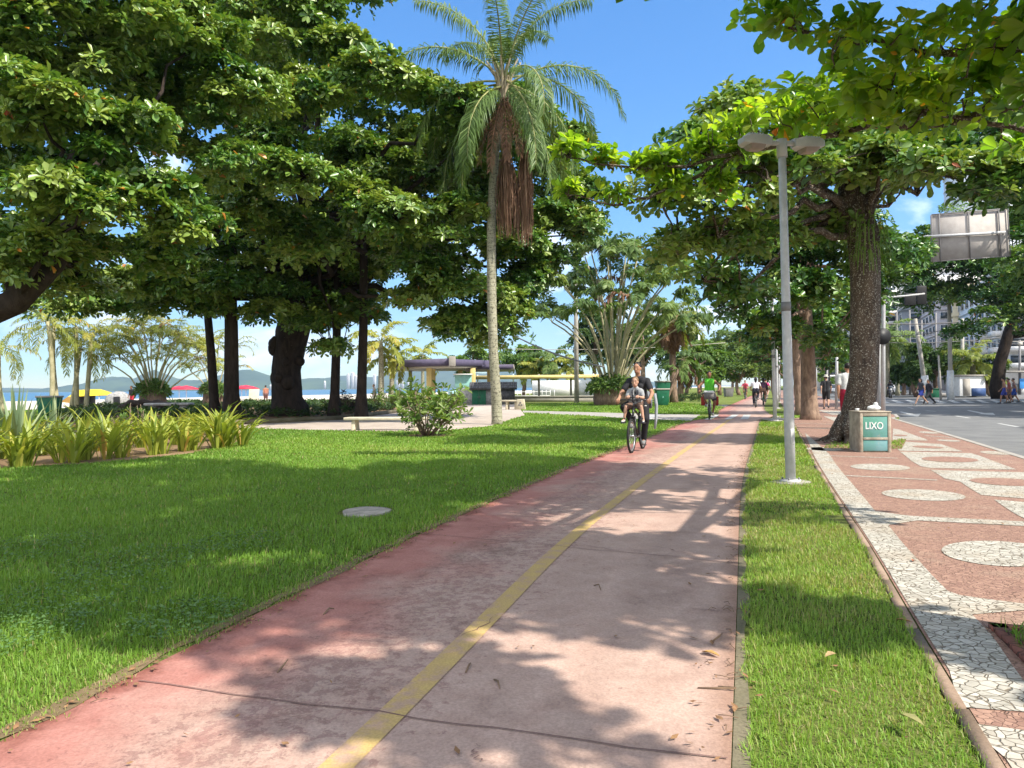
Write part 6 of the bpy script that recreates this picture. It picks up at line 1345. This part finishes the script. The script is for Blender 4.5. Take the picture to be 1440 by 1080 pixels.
# ---------------------------------------------------------------- bicycles
M_tyre=simple('tyre_rubber',(.018,.018,.018),.8); M_rim=simple('rim_alloy',(.35,.35,.36),.35,metal=.6); M_bk=simple('black_frame_paint',(.02,.02,.024),.35,spec=.5)
def bike(label,loc,rz,frame=M_bk,basket=None,group='bicycles on the path',scale=1.0,steer=0,rear=None,ph=0,extra=None,barz=1.03):
    t=thing('bicycle',label,'bicycle',tuple(loc),rz,group); t.scale=(scale,)*3; WR=.335; RH=A3(-.5,0,WR);FH=A3(.58,0,WR);BB=A3(0,0,.30);ST_=A3(-.19,0,.86);HT=A3(.38,0,.86);HB=A3(.42,0,.72)
    fr=MB()
    for a,b,r in ((BB,A3(-.17,0,.78),.019),(A3(-.15,0,.70),HT,.019),(BB,HB,.022),(HT,HB,.022)): fr.tube([a,b],r,8)
    for s in (-.055,.055): fr.tube([BB+A3(0,s*.5,0),RH+A3(0,s,0)],.011,6); fr.tube([A3(-.15,s*.3,.70),RH+A3(0,s,0)],.010,6)
    mkobj('frame',fr,frame,t,True)
    fk=MB(); [fk.tube([HB+A3(0,s*.7,0),HB+A3(.03,s,-.12),FH+A3(0,s,0)],[.015,.014,.010],6) for s in (-.055,.055)]; fk.tube([HB,HB+A3(0,.0,-.02)],.05,8); mkobj('fork',fk,frame,t,True)
    for c in (FH,RH):
        w_=MB(); w_.torus(c,WR-.022,.024,seg=44,ss=8); wo=mkobj('wheel',w_,M_tyre,t,True); r=MB(); r.torus(c,WR-.052,.013,seg=44,ss=6); r.tube([c-A3(0,.05,0),c+A3(0,.05,0)],.022,8)
        for i in range(18): a=i*math.pi/9; r.tube([c+A3(0,.03*(-1)**i,0),c+A3(math.cos(a)*(WR-.055),0,math.sin(a)*(WR-.055))],.0022,3,cap=False)
        mkobj('rim',r,M_rim,wo)
    hb=MB(); hb.tube([HT,HT+A3(-.02,0,barz-.88)],.014,8); hb.tube([A3(.30,-.31,barz),A3(.37,-.2,barz+.01),A3(.38,0,barz-.0),A3(.37,.2,barz+.01),A3(.30,.31,barz)],.012,8); ho=mkobj('handlebar',hb,M_bk,t,True)
    for s in (-1,1): mkobj('grip',MB().tube([A3(.285,s*.33,barz),A3(.335,s*.25,barz+.005)],.018,8),M_black,ho)
    sd=MB(); sd.ell((-.22,0,.90),(.14,.08,.035),14,8); sd.ell((-.1,0,.905),(.1,.03,.028),12,6); mkobj('saddle',sd,M_black,t,True); mkobj('seat_post',MB().tube([A3(-.17,0,.76),A3(-.2,0,.89)],.014,8),M_rim,t)
    cr=MB(); cr.tube([BB-A3(0,.05,0),BB+A3(0,.05,0)],.03,10); cr.torus(BB+A3(0,-.05,0),.09,.006,seg=24,ss=5)
    for S in (1,-1): a=ph+(0 if S>0 else math.pi); e=BB+A3(.17*math.cos(a),S*.08,.17*math.sin(a)); cr.tube([BB+A3(0,S*.06,0),e],.012,6)
    co_=mkobj('crank',cr,M_rim,t)
    for S in (1,-1): a=ph+(0 if S>0 else math.pi); e=BB+A3(.17*math.cos(a)+.02,S*.13,.17*math.sin(a)); mkobj('pedal',MB().box(e,(.1,.09,.022)),M_black,co_)
    mkobj('mudguard',MB().tube([RH+A3(math.cos(a)*.37,0,math.sin(a)*.37) for a in np.linspace(.7,2.9,10)],.022,6),frame,t,True)
    if basket is not None:
        k=MB(); T=[(.50,-.19,1.0),(.80,-.19,1.0),(.80,.19,1.0),(.50,.19,1.0)];Bt=[(.54,-.15,.74),(.76,-.15,.74),(.76,.15,.74),(.54,.15,.74)]
        k.add(T+Bt,[[0,4,5,1],[1,5,6,2],[2,6,7,3],[3,7,4,0],[4,7,6,5]]); ko=mkobj('basket',k,basket,t); so_=ko.modifiers.new('thick','SOLIDIFY'); so_.thickness=.012
        rm=MB(); [rm.tube([T[i],T[(i+1)%4]],.012,6) for i in range(4)]; mkobj('basket_rim',rm,M_wht,ko)
    return t
def heading(px,py,sgn):  # direction of the path near a ground pixel
    y=G(px,py)[1]; d=nrm(np.array([XC(y+2)-XC(y-2),4.])) if y<28 else D; d=d*sgn; return math.atan2(d[1],d[0])
# mother and child
c=G(897,634); h=heading(897,634,-1)-R(2)
bt=bike('black bicycle with front child seat ridden by the mother',c,h,M_bk,ph=-1.45,group='bicycles on the path')
J=ride(-1.45,.31,lean=.1,reach=.36); J['face']=A3(1,-.12,-.06); J['knR']=J['knR']+A3(-.02,-.10,0); J['knL']=J['knL']+A3(0,.05,0)
mo_=person('woman in black shirt and black leggings riding with a child in front of her',c,h,J,M_skin[1],clothmat('black',(.022,.022,.026)),clothmat('black_leggings',(.014,.014,.017)),'bun',clothmat('grey_shoe',(.2,.2,.2)),.62,1.0,True,bust=True)
lg_=MB(); lg_.ell(J['hipL']+(J['knL']-J['hipL'])*.35+A3(.075,.03,.05),(.012,.03,.012),8,6); mkobj('leg_mark',lg_,M_wht,mo_)
JC={'pelvis':A3(.14,0,.93),'chest':A3(.16,0,1.2),'head':A3(.2,.0,1.385),'face':A3(1,0,-.1),'hs':.86,'curl':.8}
for s,S in (('L',1),('R',-1)):
    JC['sh'+s]=A3(.17,S*.125,1.2);JC['el'+s]=A3(.24,S*.17,1.07);JC['wr'+s]=A3(.36,S*.09,1.1);JC['hip'+s]=A3(.16,S*.07,.92);JC['kn'+s]=A3(.36,S*.15,.90);JC['an'+s]=A3(.36,S*.19,.66);JC['to'+s]=A3(.46,S*.21,.62);JC['hand'+s]=A3(.8,0,.1);JC['palm'+s]=A3(0,0,-1)
ch_=person('small boy in grey shirt and plaid shorts sitting in the front child seat',c,h,JC,M_skin[0],clothmat('grey_tee',(.33,.34,.35)),clothmat('plaid',(.16,.1,.075)),'light',clothmat('white_shoe',(.75,.75,.75)),.6,.42,True,k=.68)
st_=MB(); 
for S in (1,-1): st_.limb(A3(.235,S*.05,1.22),A3(.245,S*.045,1.0),.012,.012,8)
mkobj('braces',st_,clothmat('dark_strap',(.02,.02,.03)),ch_)
cs_=MB(); cs_.box((.14,0,.875),(.26,.2,.04)); cs_.box((.03,0,.99),(.04,.2,.22)); 
for S in (1,-1): cs_.tube([(.2,S*.1,.86),(.34,S*.17,.75),(.40,S*.2,.60)],.018,6); cs_.box((.42,S*.2,.585),(.16,.08,.02))
mkobj('child_seat',cs_,M_bk,bt,bevel=.01); 
hb2=MB(); hb2.tube([(.36,-.13,1.07),(.40,-.05,1.09),(.40,.05,1.09),(.36,.13,1.07)],.012,6); mkobj('grab_bar',hb2,M_black,bt)
rs_=MB(); rs_.add([(-.6,-.15,.84),(-.6,.15,.84),(-.68,.14,1.2),(-.68,-.14,1.2),(-.5,-.17,.88),(-.5,.17,.88),(-.58,.16,1.05),(-.58,-.16,1.05)],[[0,1,2,3],[0,3,7,4],[1,5,6,2]]); ro=mkobj('rear_child_seat',rs_,simple('grey_plastic',(.2,.21,.23)),bt); x_=ro.modifiers.new('t','SOLIDIFY'); x_.thickness=.03
lg2=MB(); lg2.tube([(-.6,.24,1.15),(-.6,.27,.9),(-.56,.27,.65),(-.52,.25,.42)],[.03,.035,.03,.025],8); mkobj('leg_guard',lg2,simple('grey_plastic',(.3,.32,.35)),bt,True)
# man in green
c=G(998,589); h=heading(998,589,-1)+R(4)
gb2=bike('dark bicycle with a front basket ridden by the man in green',c,h,M_rim,M_signf,scale=1.05,ph=-1.4)
J=ride(-1.4,.34,lean=.13,reach=.34); J['elL']+=A3(0,.06,.05);J['elR']+=A3(0,-.06,.05); J['knL']+=A3(0,.06,0);J['knR']+=A3(0,-.06,0)
person('man in bright green vest and dark shorts riding a bicycle with a basket',c,h,J,M_skin[2],clothmat('bright_green',(.13,.62,.05)),clothmat('dark_shorts',(.03,.03,.035)),'short',clothmat('sandals',(.25,.24,.23)),0,.4,False,1.05,1.08)
tw_=MB(); tw_.box((.0,0,.0),(.3,.36,.1)); tag(mkobj('towel',tw_,M_wht,loc=(c[0]+.68*math.cos(h),c[1]+.68*math.sin(h),1.06),bevel=.03),'folded white towel lying in the front basket of the bicycle','towel')
bpy.data.objects['towel'].rotation_euler=(0,0,h)
for S in (1,-1): mkobj('pannier',MB().box((-.45,S*.24,.66),(.34,.16,.34)),simple('red_bag',(.32,.03,.025)),gb2,bevel=.03)
# distant cyclists
def rider(px,py,label,blabel,sgn,topc,botc,skin,hair,leg,sleeve,frame=M_bk,scale=1.0,basket=None,off=0,rzo=0):
    c=G(px,py); h=heading(px,py,sgn)+rzo; bike(blabel,c,h,frame,basket,scale=scale,ph=-1.2+off); return person(label,c,h,ride(-1.2+off,.27),skin,clothmat('a%d'%px,topc),clothmat('b%d'%px,botc),hair,clothmat('c%d'%px,(.3,.28,.26)),sleeve,leg,False,scale)
rider(1048,561.5,'cyclist in pink red shirt coming along the far path','bicycle under the rider in pink red',-1,(.62,.09,.14),(.1,.06,.05),M_skin[1],'short',.42,.6)
rider(1063,573,'woman with long dark hair and white top cycling away','dark bicycle ridden away by the woman in white',1,(.68,.67,.7),(.02,.022,.035),M_skin[1],'long',1.0,.5,scale=1.0)
r3=rider(1073.5,570,'cyclist with dark shoulder bag riding beside the woman in white','green bicycle beside the woman in white',1,(.12,.06,.1),(.3,.17,.12),M_skin[1],'long',.3,.5,M_green,1.0,off=1.5)
bg_=MB().ell((-.05,-.2,1.12),(.16,.08,.15),12,8); tag(mkobj('shoulder_bag',bg_,clothmat('bag',(.03,.02,.03)),r3),'','') ; x_=[o for o in bpy.data.objects if o.name.startswith('shoulder_bag')][-1]; del x_['label']; del x_['category']
rider(1077,565.5,'cyclist in bright pink farthest along the path','bicycle under the farthest rider in bright pink',1,(.7,.06,.22),(.35,.2,.14),M_skin[1],'short',.3,.5)
# pedestrians
def walker(px,py,Y,hd_,label,topc,botc,skin=M_skin[1],hair='short',leg=.45,sleeve=.5,h=1.0,ph=1.2,stride=.6,z=0,shoe=(.1,.1,.1),hat=None,group=None,k=1.0,arm=.5):
    b=P(px,py,Y); b[2]=z; return person(label,b,hd_,walk(ph,stride,arm),skin,None if topc is None else clothmat('t%d'%px,topc),clothmat('l%d'%px,botc),hair,clothmat('s%d'%px,shoe),sleeve,leg,False,h,k,hat,group)
av=math.atan2(D[1],D[0])
walker(1162,573,40,av,'man in black shirt and shorts with a pale hat walking away on the pavement',(.025,.025,.028),(.03,.03,.032),M_skin[0],'short',.42,.55,1.05,hat=clothmat('hat',(.5,.47,.4)),ph=.7)
walker(1193,586,22,av,'person in pale grey shirt and dark red trousers half hidden by the thick trunk',(.55,.56,.54),(.33,.015,.045),M_skin[1],'short',1.0,.7,1.13,ph=.6,k=1.1)
walker(1124,576,38,av+math.pi,'woman in beige dress walking between the brown trunks',(.3,.25,.2),(.28,.23,.18),M_skin[1],'long',.42,.4,1.0)
wc=walker(1296,566,50,math.pi+R(8),'woman in blue shorts striding across the avenue',(.06,.065,.08),(.03,.05,.3),M_skin[0],'long',.3,.3,1.05,1.57,1.0,z=-.13,arm=.16)
wm=P(1306,566,50.8); walker(1307,566,51,math.pi+R(8),'figure in dark clothes stepping just behind the woman crossing',(.03,.03,.04),(.03,.03,.035),M_skin[1],'short',1.0,1.2,1.0,1.57,1.0,z=-.13,arm=.16)
walker(1413,566,52,math.pi*.8,'shirtless man in blue shorts crossing at the right',None,(.05,.07,.32),M_skin[1],'short',.36,0,1.05,1.3,.5,z=-.13)
walker(1420,566,52.6,math.pi*.85,'person in reddish top walking beside the shirtless man',(.4,.12,.1),(.2,.12,.1),M_skin[1],'short',.36,.4,1.03,.9,.5,z=-.13)
walker(1427,565.5,53,math.pi*.8,'person with bright blue shorts at the right of the crossing group',(.3,.2,.18),(.04,.1,.42),M_skin[1],'short',.36,.4,1.03,1.4,.5,z=-.13)
walker(527,570,60,R(200),'old person in beige clothes standing on the plaza below the towers',(.5,.4,.33),(.42,.34,.28),M_skin[0],'light',.5,.5,.98,.4,.2)
walker(374,570,66,R(120),'person with bare arms standing on the grass beside the knotted bole',(.4,.16,.1),(.2,.1,.09),M_skin[1],'short',.4,.2,1.0,.5,.3)
walker(186,575,56,R(250),'figure in red shorts standing by the dome shelter',(.03,.03,.03),(.5,.03,.05),M_skin[2],'short',.4,.3,1.0,.5,.3)
# motorcycles with riders
def moto(px,py,Y,label,rlabel,topc,helm):
    b=P(px,py,Y); b[2]=-.13; rz=av+math.pi; t=thing('motorcycle',label,'motorcycle',tuple(b),rz,'motorcycles waiting on the avenue')
    for x in (-.65,.65): w_=mkobj('wheel',MB().torus((x,0,.3),.24,.06,seg=24,ss=8),M_tyre,t,True); mkobj('rim',MB().tube([(x,-.05,.3),(x,.05,.3)],.17,12),M_rim,w_)
    mkobj('body',MB().ell((.15,0,.75),(.35,.17,.17),14,9).ell((-.1,0,.5),(.35,.15,.22),12,8).ell((-.45,0,.8),(.4,.14,.08),12,8),M_black,t,True)
    mkobj('front_fork',MB().tube([(.65,.08,.3),(.42,.08,.95)],.03,6).tube([(.65,-.08,.3),(.42,-.08,.95)],.03,6),M_rim,t); mkobj('handlebar',MB().tube([(.3,-.36,1.02),(.42,0,1.0),(.3,.36,1.02)],.018,6),M_black,t); mkobj('headlight',MB().ell((.55,0,.88),(.1,.1,.1),12,8),M_wht,t,True); mkobj('windshield',MB().box((.5,0,1.1),(.03,.35,.3),0,0,0,R(-20)),M_glass,t)
    J=ride(-1.4,.3,lean=.1,reach=.36); J['pelvis']=A3(-.2,0,.92)
    for s,S in (('L',1),('R',-1)): J['hip'+s]=A3(-.17,S*.11,.9);J['kn'+s]=A3(.2,S*.24,.78);J['an'+s]=A3(.0,S*.24,.4);J['to'+s]=A3(.14,S*.26,.34)
    pr=person(rlabel,tuple(b),rz,J,M_skin[1],clothmat('m%d'%px,topc),clothmat('n%d'%px,(.03,.03,.04)),None,M_black,1.8,1.0); mkobj('helmet',MB().ell(J['head']+A3(0,0,.02),(.135,.125,.14),14,10),helm,pr,True)
moto(1236,556.5,76,'black motorcycle waiting on the left at the crossing','motorcyclist in pink on the left motorcycle',(.55,.1,.2),M_redc)
moto(1252,556.5,75,'black motorcycle waiting nearer the island','motorcyclist in black with dark helmet',(.02,.02,.025),M_black)
# ================================================================ air
hz=MB(); hz.box((0,3950,300),(17000,8300,606)); hz_o=mkobj('haze',hz,[]); hz_o['kind']='stuff'
m,nt,o=newmat('haze_air'); v=N(nt,'ShaderNodeVolumePrincipled'); v.inputs['Color'].default_value=(.62,.78,1,1); v.inputs['Density'].default_value=HAZE; v.inputs['Anisotropy'].default_value=.3; nt.links.new(v.outputs[0],o.inputs['Volume']); hz_o.data.materials.append(m)
hz_o.location=(0,0,0)
bpy.context.view_layer.update()
